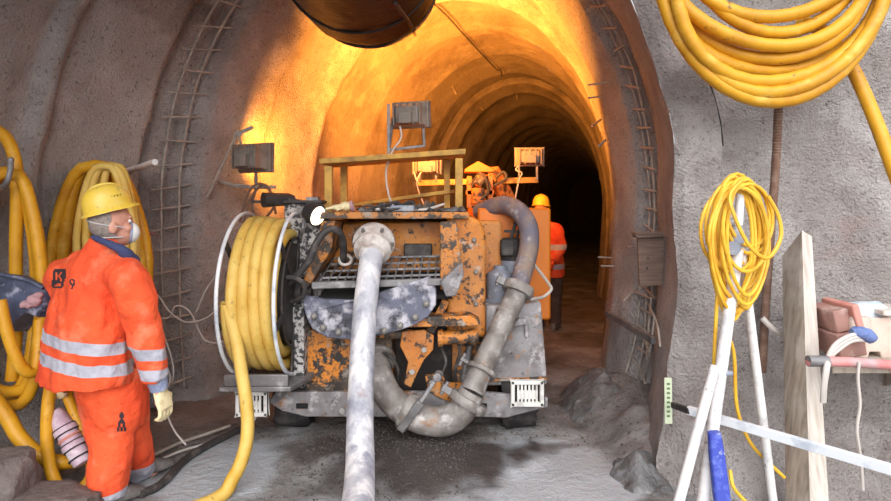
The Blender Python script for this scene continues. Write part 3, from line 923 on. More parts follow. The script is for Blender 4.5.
# ---- the spray boom behind the machine with its crossbeam
bo = thing('spray_boom', 'orange-lit spray boom with a hooded head standing behind the guard frame', 'boom', (0.3, 6.2, 1.57))
m = MB()
d = 6.15
panel(m, [(467, 208), (467, 176), (472, 176), (472, 208)], d, 0.10); panel(m, [(488, 208), (488, 168), (493, 168), (493, 208)], d, 0.10)
panel(m, [(466, 190), (494, 190), (494, 195), (466, 195)], d, 0.1)
m.build('mast', 'orange_paint', bo, bevel=0.006)
m = MB(); panel(m, [(465, 169), (478, 161), (494, 169), (494, 172), (465, 172)], d - 0.05, 0.28); m.build('hood', 'orange_clean', bo, bevel=0.006)
m = MB(); m.cyl(P(476, 178, d), P(484, 182, d), 0.08); m.cyl(P(478, 188, d), P(478, 204, d), 0.07); m.box(P(470, 206, d), P(486, 198, d) + Vector((0, .15, 0))); m.build('valve', 'orange_worn', bo, bevel=0.01)
m = MB(); m.beam(P(418, 183, d + 0.1), P(538, 180, d + 0.1), 0.06, 0.06); cb = m.build('crossbeam', 'frame_wood', bo, bevel=0.005)
m = MB(); m.beam(P(491, 170, d + 0.05), P(512, 207, d + 0.25), 0.12, 0.14); m.build('arm', 'orange_paint', bo, bevel=0.012)
m = MB(); m.tube([P(472, 186, d - .02), P(479, 174, d - .06), P(486, 180, d - .06), P(488, 192, d - .05), P(480, 200, d - .05)], 0.018, 8, 6)
m.tube([P(494, 186, d - .02), P(506, 178, d - .06), P(503, 172, d - .06), P(496, 178, d - .05)], 0.015, 8, 6); m.build('hydraulic_hose', 'cable_dark', bo)


# ---- floodlights: housing with ribs, glass in front, bracket; they shine up the tunnel
def floodlight(label, c, face, w, h, depth, bracket, cable, group=None, ribs=False):
    c = Vector(c)
    face = Vector(face).normalized()
    side = face.cross(Vector((0, 0, 1))).normalized(); up = side.cross(face).normalized()
    R = Matrix((side, face, up)).transposed()
    t = thing('floodlight', label, 'floodlight', c, group)

    def bx(m, x0, x1, y0, y1, z0, z1):
        pts = [[c + R @ Vector((x, y, z)) for x, z in ((x0, z0), (x1, z0), (x1, z1), (x0, z1))] for y in (y0, y1)]
        m.loft(pts)
    m = MB()
    bx(m, -w / 2, w / 2, -0.02, 0.01, -h / 2, h / 2)
    q0 = [c + R @ Vector((x * w / 2 * 0.92, -0.02, z * h / 2 * 0.92)) for x, z in ((-1, -1), (1, -1), (1, 1), (-1, 1))]
    q1 = [c + R @ Vector((x * w / 2 * 0.6, -depth, z * h / 2 * 0.6)) for x, z in ((-1, -1), (1, -1), (1, 1), (-1, 1))]
    m.loft([q0, q1])
    hs = m.build('housing', 'flood_body', t, bevel=0.006)
    m = MB()
    for k in range(9 if ribs else 5):
        x = (-0.36 + 0.72 * k / (8 if ribs else 4)) * w
        bx(m, x - 0.005, x + 0.005, -depth * 1.06, -0.03, -h * 0.4, h * 0.42)
    m.build('cooling_fins', 'flood_body', hs, smooth=False)
    m = MB(); bx(m, -w * 0.16, w * 0.18, -depth - 0.06, -depth + 0.02, -h * 0.34, h * 0.08); m.build('junction_box', 'flood_body', hs, bevel=0.005)
    m = MB()
    for x0, x1, z0, z1 in ((-.52, .52, .44, .52), (-.52, .52, -.52, -.44), (-.52, -.46, -.52, .52), (.46, .52, -.52, .52)):
        bx(m, x0 * w, x1 * w, 0.01, 0.035, z0 * h, z1 * h)
    m.build('rim', 'steel', t, bevel=0.003)
    m = MB(); bx(m, -w * 0.45, w * 0.45, 0.011, 0.018, -h * 0.43, h * 0.43); m.build('glass', 'flood_glass', t, smooth=False)
    if bracket:
        for br in bracket:
            m = MB(); m.beam(br[0], br[1], 0.022, 0.022); m.build('bracket', 'steel', t, bevel=0.002)
    if cable:
        m = MB(); m.tube(cable, 0.008, 7, 6); m.build('cable', 'cable', t)
    return c + face * 0.09, face


beams = []
# power factor, spread and upward aim of each lamp follow
beams.append((floodlight('large floodlight on a thin pole above the guard frame', P(411, 115, 4.85), (0.30, 1, 0.10), 0.31, 0.21, 0.11,
    [(P(388.5, 104, 4.75), P(388.5, 163, 4.72)), (P(388.5, 150, 4.75), P(424, 146, 4.83)), (P(424, 147, 4.83), P(423, 124, 4.85)), (P(389, 149, 4.75), P(393, 118, 4.83))],
    [P(400, 126, 4.75), P(401, 138, 4.72), P(392, 152, 4.72), P(386, 172, 4.7), P(389, 196, 4.7), P(396, 211, 4.62)]), (1.1, 132, 0.62)))
beams.append((floodlight('floodlight with a looping cable at the end of the boom crossbeam, near the second worker', P(529.5, 157, 6.2), (0.06, 1, 0.05), 0.30, 0.19, 0.12,
    [(P(519, 165, 6.2), P(519, 180, 6.22)), (P(537, 165, 6.2), P(537, 180, 6.22))],
    [P(519, 165, 6.05), P(516, 170, 6.02), P(522, 173, 6.02), P(519, 180, 6.05), P(516, 195, 6.05), P(514, 207, 6.1)]), (0.22, 140, 0.5)))
beams.append((floodlight('low floodlight under the guard frame, mostly hidden behind its top rail', P(427, 166, 6.2), (0.0, 1, 0.1), 0.30, 0.17, 0.12,
    [(P(436, 168, 6.2), P(436, 182, 6.22)), (P(420, 168, 6.2), P(420, 182, 6.22))],
    [P(414, 172, 6.05), P(417, 180, 6.0), P(421, 172, 6.0), P(417, 184, 6.0), P(424, 204, 6.05), P(430, 209, 6.05)]), (0.2, 140, 0.6)))
WL = lining_x(5.55, 2.05, False)
beams.append((floodlight('ribbed dark floodlight bracketed to the tunnel wall above the hose reel', P(255, 158, 5.05), (0.36, 0.93, 0.0), 0.33, 0.24, 0.14,
    [(P(256, 170, 5.05), P(256, 186, 5.05)), (P(236, 186, 5.05), P(270, 188, 5.05))], None, ribs=True), (0.27, 138, 0.2)))
for ((c, f), (k, spr, aim)) in beams:
    flood_light(c + f * 0.03, f + Vector((0, 0, aim)), 190 * k, 0.26, 0.16, spr)

# steel bracket rods on the wall beside the ribbed floodlight
def wall_at(px, py, y0=3.0, y1=20, right=False):
    """where the sight line through a pixel meets the tunnel lining"""
    best = None
    y = y0
    prev = None
    while y < y1:
        q = P(px, py, y)
        w_ = lining_x(y, q.z, right)
        s_ = (q.x - w_.x)
        if prev is not None and s_ * prev <= 0:
            return q
        prev = s_; y += 0.01
    return P(px, py, 5)


br = thing('wall_bracket', 'thin steel rods forming a bracket on the wall beside the ribbed floodlight', 'bracket', wall_at(220, 180))
m = MB(); m.tube([wall_at(205, 198, 4.5) + Vector((0.03, -0.03, 0)), P(237, 134, 5.08)], 0.012, 8); m.build('brace_rod', 'rebar', br)
m = MB(); m.tube([wall_at(237, 134, 4.5), P(237, 134, 5.08), P(253, 127, 5.08)], 0.016, 8); m.torus(P(238, 134, 5.08), (0, 1, 0), 0.025, 0.01, 14, 6); m.build('upper_rod', 'rebar', br)
m = MB(); m.tube([wall_at(217, 181, 4.5), P(232, 185, 5.07), P(252, 187, 5.05), P(276, 187, 5.05)], 0.014, 8); m.build('lower_rod', 'rebar', br)
m = MB(); m.tube([P(238, 134, 5.08), P(243, 150, 5.08), P(246, 166, 5.06)], 0.010, 8); m.build('hanger_rod', 'rebar', br)
cb = thing('cable_loop', 'brown cable looped over the wall bracket behind the hose reel', 'cable', P(258, 200, 5.0))
for k, pts in enumerate(([(240, 222), (244, 205), (250, 190), (258, 184), (266, 186), (272, 196), (276, 214)], [(243, 224), (250, 200), (262, 185), (270, 190), (274, 206), (262, 222)], [(256, 188), (252, 206), (258, 220), (263, 226)])):
    m = MB(); m.tube([P(x, y, 4.93 + 0.02 * k) for x, y in pts], 0.011, 7, 6); m.build('cable', 'cable_brown', cb)

# ------------------------------------------------------------------ hose reel
RC = Vector((-1.29, 4.38, 1.05))
rl = thing('hose_reel', 'steel-rimmed hose reel with dark spokes standing on the platform at the side of the machine', 'reel', RC)
for side in (-1, 1):
    x = RC.x + side * 0.185
    c = Vector((x, RC.y, RC.z))
    m = MB(); m.torus(c, (1, 0, 0), 0.585, 0.013, 60, 8); fl = m.build('rim', 'alu', rl, label='bright bare steel rim')
    for k in range(6):
        a = math.pi * 2 * k / 6 + 0.3
        dv = Vector((0, math.cos(a), math.sin(a)))
        s_ = MB(); s_.beam(c + dv * 0.06, c + dv * 0.595, 0.05, 0.014, (1, 0, 0)); s_.build('spoke', 'dark_steel', fl, bevel=0.003)
    m = MB(); m.torus(c, (1, 0, 0), 0.40, 0.010, 40, 6); m.build('inner_ring', 'dark_steel', fl)
m = MB(); m.cyl(RC + Vector((-0.24, 0, 0)), RC + Vector((0.30, 0, 0)), 0.05); m.lathe([(0.09, 0.18), (0.11, 0.2), (0.11, 0.24), (0.05, 0.25)], RC, (1, 0, 0), 20); m.build('hub', 'dark_steel', rl)
m = MB(); m.cyl(RC + Vector((-0.18, 0, 0)), RC + Vector((0.18, 0, 0)), 0.36, 40); m.build('drum', 'dark_steel', rl)
m = MB(); m.beam(RC + Vector((0.22, 0, 0)), RC + Vector((0.22, 0.02, -0.62)), 0.06, 0.05, (1, 0, 0)); m.beam(RC + Vector((-0.22, 0, 0)), RC + Vector((-0.22, 0.02, -0.62)), 0.05, 0.05, (1, 0, 0)); m.build('stand', 'splatter', rl, bevel=0.004)
pts = []
r = 0.040
for i in range(40 * 8 + 1):                         # inner layer
    k = i / 40
    a = -2 * math.pi * k
    x = RC.x - 0.14 + 0.28 * (k / 8) * 1.0
    pts.append(Vector((x, RC.y + 0.43 * math.cos(a), RC.z + 0.43 * math.sin(a))))
n_turn = 4.0
for i in range(int(48 * n_turn) + 1):
    k = i / 48
    a = -2 * math.pi * k
    x = RC.x + 0.14 - 0.285 * (k / n_turn)
    rad = 0.515 + 0.012 * math.sin(3 * a + k)
    pts.append(Vector((x, RC.y + rad * math.cos(a), RC.z + rad * math.sin(a))))
# the free end leaves the drum on the front side and runs down to the floor
extra = []
for i in range(1, 25):
    a = -2 * math.pi * n_turn - math.pi * i / 24
    extra.append(Vector((RC.x - 0.145, RC.y + 0.515 * math.cos(a), RC.z + 0.515 * math.sin(a))))
pts += extra
lead = [P(236, 340, 3.85), P(242, 375, 3.77), P(246.5, 405, 3.68), P(247.5, 432, 3.60), P(243, 456, 3.52), P(233, 478, 3.44), P(214, 500, 3.34)]
pts += cr([pts[-1]] + lead + [Vector((-1.62, 2.9, 0.06)), Vector((-1.9, 2.3, 0.05))], 8)[1:]
m = MB(); m.tube(pts, r, 10)
tag(m.build('hose', 'hose_pale'), 'pale yellow hose wound on the reel with its end trailing to the floor', 'hose')

# ------------------------------------------------------------------ delivery hose and pipe
dh = thing('delivery_hose', 'thick cement-coated grey hose hanging from the hopper flange to the floor in front', 'hose', P(360, 495, 3.15))
top = [P(373, 247, 4.30), P(370, 268, 4.17), P(366, 300, 4.06), P(363, 340, 3.93), P(361, 385, 3.78), P(360, 430, 3.58), P(360, 470, 3.36), Vector((-0.455, 3.02, 0.115)), Vector((-0.445, 2.5, 0.10)), Vector((-0.43, 1.7, 0.10))]
m = MB(); m.tube(top, [0.085, 0.082, 0.082, 0.082, 0.082, 0.083, 0.085, 0.087, 0.087, 0.087], 22, 8)
m.build('hose', 'delivery', dh)
m = MB(); ax = (top[1] - top[0]).normalized()
m.lathe([(0.088, -0.10), (0.15, -0.10), (0.155, -0.085), (0.155, -0.05), (0.12, -0.045), (0.115, -0.01), (0.135, 0.0), (0.135, 0.045), (0.115, 0.06), (0.09, 0.10), (0.085, 0.10)], top[0], Vector((0.0, -0.85, -0.45)), 26)
fl = m.build('flange', 'crust', dh, sharp=25, label='pale cement-crusted clamp flange')
m = MB(); m.cyl(top[0] + Vector((0, 0.06, 0.03)), top[0] + Vector((0, 0.36, 0.05)), 0.10); m.build('spout', 'orange_worn', dh)
for k in range(6):
    a = math.pi * 2 * k / 6
    axv = Vector((0, -0.85, -0.45)).normalized(); u = Vector((1, 0, 0)); v = axv.cross(u)
    c = top[0] + (u * math.cos(a) + v * math.sin(a)) * 0.138 - axv * 0.05
    b = MB(); b.cyl(c, c + axv * 0.03, 0.014, 6); b.build('bolt', 'bolt', fl)

dp = thing('delivery_pipe', 'curved cement-crusted steel pipe sweeping from the pump outlet up to the ribbed hose', 'pipe', P(440, 425, 4.15))
path = [P(374, 362, 4.38), P(379, 378, 4.25), P(390, 398, 4.16), P(408, 413, 4.10), P(430, 421, 4.07), P(448, 420, 4.07), P(462, 410, 4.08), P(472, 392, 4.10)]
m = MB(); m.tube(path, [0.115, 0.105, 0.10, 0.10, 0.10, 0.10, 0.098, 0.094], 20, 8); m.build('elbow', 'pipe', dp)
up = [P(472, 392, 4.10), P(480, 372, 4.16), P(500, 330, 4.32), P(516, 294, 4.45), P(520, 284, 4.48)]
m = MB(); m.tube(up, [0.088, 0.082, 0.080, 0.080, 0.080], 20, 8); m.build('straight_pipe', 'pipe', dp)


def clamp(c, ax, R, w_, name='clamp', lug=True):
    m = MB(); ax = Vector(ax).normalized()
    m.lathe([(R * 0.8, -w_ / 2), (R, -w_ / 2), (R * 1.05, -w_ / 4), (R * 1.05, w_ / 4), (R, w_ / 2), (R * 0.8, w_ / 2)], c, ax, 22)
    o = m.build(name, 'pipe', dp, sharp=30)
    if lug:
        s_ = ax.cross(Vector((0, 1, 0))).normalized()
        m = MB(); m.beam(Vector(c) + s_ * R * 0.8, Vector(c) + s_ * R * 1.55, 0.04, w_ * 0.8, ax); m.cyl(Vector(c) + s_ * R * 1.4 - ax * 0.05, Vector(c) + s_ * R * 1.4 + ax * 0.05, 0.014, 8); m.build('lug', 'steel', o, bevel=0.004)
    return o


clamp(path[0], path[1] - path[0], 0.155, 0.05, 'outlet_flange', False)
for k in range(6):
    axv = (path[1] - path[0]).normalized(); u = axv.orthogonal().normalized(); v = axv.cross(u); a = k * math.pi / 3
    c = path[0] + (u * math.cos(a) + v * math.sin(a)) * 0.135
    b = MB(); b.cyl(c, c + axv * 0.05, 0.016, 6); b.build('bolt', 'bolt', dp)
clamp(P(468, 402, 4.085), path[-1] - path[-2], 0.135, 0.06)
clamp(P(481, 371, 4.165), up[2] - up[1], 0.110, 0.035)
clamp(P(518, 289, 4.46), up[-1] - up[-2], 0.115, 0.07)
clamp(P(507, 314, 4.385), up[2] - up[1], 0.087, 0.03, 'weld_ring', False)
# long lever clamp across the elbow
c = P(409, 412, 4.10); ax = (P(424, 420, 4.07) - P(397, 405, 4.13)).normalized()
clamp(c, ax, 0.128, 0.07, 'clamp', False)
m = MB(); m.beam(P(400, 430, 4.0), P(421, 402, 3.96), 0.055, 0.04, (0, 1, 0)); m.beam(P(419, 404, 3.97), P(439, 374, 4.05), 0.03, 0.03, (0, 1, 0)); m.cyl(P(437, 378, 4.0), P(439, 374, 4.12), 0.03, 10)
m.build('clamp_lever', 'steel', dp, bevel=0.006)
uh = [P(519, 286, 4.47), P(524, 268, 4.55), P(529, 246, 4.62), P(528, 226, 4.70), P(518, 211, 4.82), P(504, 205, 4.95), P(490, 208, 5.05), P(478, 212, 5.15)]
m = MB(); m.tube(uh, [0.072, 0.076, 0.076, 0.077, 0.078, 0.078, 0.075, 0.068], 18, 14, ribs=0.015); m.build('ribbed_hose', 'grey_hose', dp, label='grey ribbed rubber hose bent over the engine cover')
m = MB(); m.tube([P(532, 262, 4.7), P(540, 272, 4.75), P(549, 284, 4.8), P(551, 290, 4.8), P(543, 297, 4.75), P(532, 299, 4.6)], 0.013, 8, 8); tag(m.build('cable', 'cable'), 'thin cable looping out at the side of the engine cover', 'cable')
# ------------------------------------------------------------------ people
def ring(c, u, hw, v, hd, n=20, pw=2.4):
    out = []
    for k in range(n):
        a = 2 * math.pi * k / n
        ca, sa = math.cos(a), math.sin(a)
        x = math.copysign(abs(ca) ** (2 / pw), ca); y = math.copysign(abs(sa) ** (2 / pw), sa)
        out.append(Vector(c) + u * hw * x + v * hd * y)
    return out


def hand(m, wrist, d, palm_n, thumb, s=1.0, curl=0.5):
    """palm, four unequal curled fingers and a thumb; d points from wrist to knuckles, palm_n out of the palm, thumb towards the thumb side"""
    d = Vector(d).normalized(); pn = Vector(palm_n); pn = (pn - d * pn.dot(d)).normalized()
    th = d.cross(pn).normalized()
    if th.dot(Vector(thumb)) < 0:
        th = -th
    w = Vector(wrist)
    m.loft([ring(w + d * t * s, th, hw * s, pn, hd * s, 12) for t, hw, hd in ((-0.02, .028, .022), (0.02, .036, .019), (0.06, .044, .017), (0.095, .043, .014))])
    for i, (off, ln) in enumerate(((0.032, .075), (0.011, .083), (-0.011, .078), (-0.032, .062))):
        p = w + d * 0.088 * s + th * off * s
        pts = [p - d * 0.02 * s, p]
        ang = 0
        dd = d
        for k, f in enumerate((0.45, 0.32, 0.25)):
            ang += curl * (0.55 + 0.25 * k)
            dd = d * math.cos(ang) + pn * math.sin(ang)
            p = p + dd * ln * f * s
            pts.append(p)
        m.tube(pts, [.0105 * s, .0105 * s, .0095 * s, .009 * s, .0075 * s], 8)
    p = w + d * 0.03 * s + th * 0.03 * s
    q = p + (d * 0.5 + th * 0.75 + pn * 0.35).normalized() * 0.04 * s
    e = q + (d * 0.85 + th * 0.25 + pn * 0.55).normalized() * 0.034 * s
    m.tube([p - th * 0.012 * s, q, e, e + (d + pn * 0.4).normalized() * 0.022 * s], [.013 * s, .0115 * s, .0105 * s, .008 * s], 8)


def frame(face, up=(0, 0, 1), lean=0.0, pitch=0.0):
    """matrix with x = right of the face, y = out of the face, z = up"""
    f = Vector(face).normalized()
    r = f.cross(Vector(up)).normalized()
    u = r.cross(f).normalized()
    return Matrix((r, f, u)).transposed() @ Matrix.Rotation(pitch, 3, 'X')


def head_parts(m, c, R):
    A = lambda x, y, z: Vector(c) + R @ Vector((x, y, z))
    m.ellipsoid(A(0, -0.012, 0.025), (.077, .098, .108), R)
    m.ellipsoid(A(0, 0.028, -0.055), (.058, .068, .068), R)
    m.ellipsoid(A(0, 0.055, -0.095), (.030, .028, .024), R)                      # chin
    m.tube([A(0, 0.085, 0.02), A(0, 0.108, -0.025), A(0, 0.088, -0.035)], [.010, .017, .010], 8)   # nose
    m.ellipsoid(A(0, 0.082, 0.032), (.052, .014, .012), R)                       # brow
    m.ellipsoid(A(0, 0.082, -0.062), (.024, .012, .009), R)                      # mouth
    for s in (-1, 1):
        m.ellipsoid(A(s * 0.079, -0.012, -0.018), (.011, .024, .034), R)
        m.ellipsoid(A(s * 0.045, 0.062, -0.025), (.022, .025, .022), R)          # cheek


def helmet(parent, c, R, mat='helmet'):
    A = lambda x, y, z: Vector(c) + R @ Vector((x, y, z))
    rings = []
    n = 32
    prof = [(1.12, -0.008), (1.10, 0.002), (1.0, 0.006), (0.99, 0.035), (0.94, 0.075), (0.82, 0.112), (0.62, 0.138), (0.36, 0.152), (0.1, 0.156)]
    for s, z in prof:
        r_ = []
        for k in range(n):
            a = 2 * math.pi * k / n
            ex = 0.0
            if s > 1.05:
                ex = 0.022 * max(0, math.sin(a)) ** 3                            # peak at the front
            r_.append(A(0.112 * s * math.cos(a), (0.138 * s + ex) * math.sin(a) - 0.005, z - (0.010 * max(0, math.sin(a)) if s > 1.05 else 0)))
        rings.append(r_)
    inner = []
    for s, z in [(0.1, 0.150), (0.6, 0.132), (0.9, 0.08), (0.965, 0.03), (0.97, 0.0)]:
        inner.append([A(0.112 * s * math.cos(2 * math.pi * k / n), 0.138 * s * math.sin(2 * math.pi * k / n) - 0.005, z) for k in range(n)])
    m = MB(); m.loft(rings + inner + [rings[0]], cap=False)
    o = m.build('helmet', mat, parent, label='yellow hard hat', sharp=60)
    m = MB()
    m.tube([A(0, 0.13 * math.cos(a), 0.03 + 0.128 * math.sin(a)) for a in (math.pi * (0.15 + 0.7 * k / 14) for k in range(15))], 0.010, 8); m.build('helmet_ridge', mat, o)
    m = MB()
    for x in (-0.024, -0.008, 0.008, 0.024):
        m.ellipsoid(A(0.1, 0.045 + x, 0.075), (.004, .004, .004), None, 6, 4)
    m.build('vent_hole', 'dark', o)
    return o


# ---------------- the near worker, seen from behind
W = Vector((P(112, 500, 3.35).x, 3.35, 0.0)); W.z = 0.0
pe = thing('person', 'person in orange hi-vis suit, yellow helmet and white dust mask beside the hanging yellow hoses', 'person', (W.x, W.y, 0.0))
fa = math.radians(38)
fw = Vector((math.sin(fa), math.cos(fa), 0)); rt = Vector((math.cos(fa), -math.sin(fa), 0)); upv = Vector((0, 0, 1))
D0 = 3.35
hc = P(113, 224, D0)
HR = frame((0.80, 0.60, 0.0), pitch=math.radians(3)) * 1.06

# right arm hangs at the side, left arm reaches down in front to the hose
sh_r = P(127, 272, 3.22); el_r = P(141, 322, 3.20); wr_r = P(157, 380, 3.26)
sh_l = P(66, 270, 3.50); el_l = P(68, 326, 3.64); wr_l = P(53, 371, 3.50)
hip_r = P(127, 392, 3.40); kn_r = P(131, 436, 3.50); an_r = P(141, 474, 3.66)
hip_l = P(104, 392, 3.40); kn_l = P(112, 444, 3.33); an_l = P(106, 497, 3.27)
# body
m = MB()
head_parts(m, hc, HR)
m.tube([hc + Vector((-0.015, -0.02, -0.03)), P(106, 240, D0), P(100, 262, D0)], [.062, .062, .08], 14)
m.loft([ring(P(x, y, 3.37), rt, hw, fw, hd) for x, y, hw, hd in ((112, 395, .13, .10), (106, 360, .13, .10), (100, 310, .14, .10), (99, 280, .15, .10), (103, 262, .10, .08))])
for a, b, c, w_ in ((sh_r, el_r, wr_r, 1), (sh_l, el_l, wr_l, 1)):
    m.tube([P(101, 272, 3.37), a, a.lerp(b, .5), b, b.lerp(c, .5), c], [.05, .052, .052, .043, .040, .030], 12, 4)
hand(m, wr_r, P(165, 407, 3.26) - wr_r, Vector((-0.75, 0.2, -0.2)), fw, 0.92, 0.6)
hand(m, wr_l, P(54, 392, 3.44) - wr_l, Vector((0.4, 0.8, 0)), Vector((1, 0, 0)), 0.92, 0.7)
for a, b, c in ((hip_r, kn_r, an_r), (hip_l, kn_l, an_l)):
    m.tube([a + Vector((0, 0, .05)), a, a.lerp(b, .5), b, b.lerp(c, .4), c], [.06, .068, .066, .054, .050, .036], 12, 4)
    m.tube([c, c + Vector((0, 0, -0.03)) + fw * 0.02, Vector((c.x, c.y, 0.05)) + fw * 0.12], [.036, .04, .034], 10)
me = remesh(m, 0.008, 3); link_mesh('body', me, 'skin', pe)
# hair: a close-cropped shell over the back of the head, below the helmet
m = MB()
n = 22
rings = []
for z, k in ((-0.075, .80), (-0.05, .93), (-0.02, .99), (0.02, 1.02), (0.06, .98)):
    r_ = []
    for i in range(n):
        a = math.pi * (1.02 + 0.96 * i / (n - 1))
        r_.append(hc + HR @ Vector((.0815 * k * math.cos(a), .1035 * k * math.sin(a) - 0.011 + (0.03 if z < -0.06 else 0.012 if z < -0.04 else 0), z)))
    rings.append(r_)
inner = [[hc + (p - hc) * 0.94 for p in r_] for r_ in reversed(rings)]
m.loft(rings + inner, cap=False, closed=False); m.build('hair', 'hair', pe)
for s in (-1, 1):
    m = MB(); m.ellipsoid(hc + HR @ Vector((s * 0.032, 0.074, 0.012)), (.013, .010, .010), HR, 10, 8); m.build('eye', 'white_mask', pe)
hm = helmet(pe, hc + HR @ Vector((0, -0.012, 0.078)), HR @ Matrix.Rotation(math.radians(14), 3, 'X') * 0.87)
# mask and its straps
m = MB()
A = lambda x, y, z: hc + HR @ Vector((x, y, z))
m.lathe([(0.062, 0.0), (0.060, 0.014), (0.052, 0.032), (0.036, 0.046), (0.018, 0.054), (0.001, 0.056)], A(0.0, 0.075, -0.052), HR @ Vector((0.0, 1, -0.12)), 22)
mk = m.build('dust_mask', 'white_mask', pe, label='white cup dust mask')
m = MB(); m.torus(A(0, 0.078, -0.052), HR @ Vector((0, 1, -0.12)), 0.060, 0.006, 26, 6); m.build('mask_rim', 'cuff', mk)
for zz, zb in ((0.0, 0.03), (-0.05, -0.065)):
    pts = []
    for i in range(25):
        a = math.pi * (0.14 - 1.28 * i / 24)
        t = abs(i - 12) / 12
        pts.append(A(.0855 * math.cos(a), .107 * math.sin(a) - 0.011 if math.sin(a) < 0 else .10 * math.sin(a), zb + (zz - zb - 0.02) * t))
    if zb < 0:
        pts = [hc + (p - hc - HR @ Vector((0, 0, zb))) * 0.86 + HR @ Vector((0, 0, zb)) for p in pts]
    m = MB(); m.tube(pts, 0.0035, 6); m.build('mask_strap', 'strap', mk)
# jacket
def cloth(amp, seed, f=6):
    def w_(co):
        q = co * f
        a = nz(q.x + seed, q.y, q.z * 0.55) + 0.5 * nz(q.x * 2.2, q.y * 2.2 + seed, q.z * 1.4)
        return amp * a
    return w_


JB = 3.38
m = MB()
m.loft([ring(P(x, y, JB), rt, hw, fw, hd, 28) for x, y, hw, hd in (
    (86, 379, .330, .215), (86, 367, .326, .212), (88, 345, .308, .205), (92, 310, .284, .195), (95, 285, .266, .182), (96, 270, .228, .160), (98, 258, .180, .130), (102, 249, .130, .105), (105, 244, .090, .085))])
m.tube([P(112, 270, 3.33), sh_r + Vector((0, 0, -.03)), sh_r.lerp(el_r, .5) + Vector((.01, -.01, 0)), el_r, el_r.lerp(wr_r, .5), wr_r + (wr_r - el_r).normalized() * -0.01], [.10, .104, .096, .090, .088, .078], 16, 5)
m.tube([P(86, 272, 3.42), sh_l + Vector((0, 0, -.03)), sh_l.lerp(el_l, .5), el_l, el_l.lerp(wr_l, .5), wr_l], [.11, .105, .095, .09, .085, .075], 16, 5)
jz = lambda y: P(0, y, 3.25).z
M['jacket'] = stripe_material('hi_vis_jacket', 'suit', [(jz(350), jz(338.5)), (jz(371.5), jz(359.5))], tilt=(0.13, 0))
me = remesh(m, 0.014, 5, cloth(0.026, 3.3, 8))
jk = link_mesh('jacket', me, 'jacket', pe, label='orange hi-vis jacket with two grey reflective bands')
m = MB()
pts = []
for i in range(13):
    a = 2 * math.pi * i / 12
m.loft([ring(P(x, y, JB - 0.02), rt, hw, fw, hd, 24, 2) for x, y, hw, hd in ((103, 254, .140, .115), (104, 247, .112, .102), (106, 241, .094, .092), (107, 238, .088, .088))])
m.build('collar', 'suit', jk, sharp=60)
m = MB()
cl = [P(93, 237, 3.28), P(100, 240, 3.25), P(112, 245, 3.24), P(124, 252, 3.25), P(132, 260, 3.32), P(131, 260, 3.44), P(118, 248, 3.48)]
m.tube(cl, [.012, .018, .022, .030, .036, .030, .02], 12, 6)
m.displace(0.006, 22); m.build('neck_scarf', 'navy', pe, label='navy blue scarf showing at the neck')
# trousers
m = MB()
m.loft([ring(P(x, y, 3.40), rt, hw, fw, hd, 24) for x, y, hw, hd in ((110, 366, .195, .165), (112, 392, .198, .17), (115, 412, .190, .165), (116, 426, .165, .145))])
m.tube([hip_r + Vector((0, 0, .04)), hip_r.lerp(kn_r, .5), kn_r, kn_r.lerp(an_r, .5), an_r + Vector((0, 0, .01))], [.112, .112, .100, .095, .088], 16, 5)
m.tube([hip_l + Vector((0, 0, .04)), hip_l.lerp(kn_l, .5), kn_l, kn_l.lerp(an_l, .6), an_l + Vector((0, 0, -.01))], [.130, .130, .122, .116, .104], 16, 5)
tz = lambda y: P(0, y, 3.30).z
M['trousers'] = stripe_material('hi_vis_trousers', 'suit', [(-0.1, 0.125), ])
me = remesh(m, 0.013, 5, cloth(0.016, 8.1, 6.5)); tr = link_mesh('trousers', me, 'trousers', pe, label='orange trousers with a pale band at the ankle')
# gloves, cuff, boots
m = MB(); m.tube([wr_r + (el_r - wr_r).normalized() * 0.03, wr_r + (wr_r - el_r).normalized() * 0.055], [.058, .046], 14, 0); m.displace(0.004, 30)
m.build('cuff', 'cuff', pe, label='pale blue cuff below the right sleeve')
m = MB(); hand(m, wr_r + (wr_r - el_r).normalized() * 0.045, P(166, 407, 3.26) - wr_r, Vector((-0.75, 0.2, -0.2)), fw, 1.28, 0.7)
me = remesh(m, 0.005, 2); link_mesh('glove', me, 'glove', pe, label='cream work glove')
m = MB(); hand(m, wr_l + Vector((0.004, 0, -0.02)), P(54, 392, 3.44) - wr_l, Vector((0.4, 0.8, 0)), Vector((1, 0, 0)), 1.05, 0.75)
me = remesh(m, 0.005, 2); link_mesh('glove', me, 'glove', pe, label='cream work glove resting on the hose')
for c in (an_r, an_l):
    m = MB()
    g0 = Vector((c.x, c.y, floor_z(c.x, c.y)))
    m.tube([c + Vector((0, 0, .14)), c + Vector((0, 0, .0)), g0 + Vector((0, 0, .06))], [.076, .070, .066], 14)
    m.loft([ring(g0 + fw * t + Vector((0, 0, h / 2 + .004)), Vector((fw.y, -fw.x, 0)), w_, Vector((0, 0, 1)), h / 2, 14) for t, w_, h in ((-.08, .036, .09), (-.03, .046, .12), (.06, .048, .10), (.14, .05, .075), (.20, .034, .05))])
    me = remesh(m, 0.008, 3); link_mesh('boot', me, 'boot', pe)


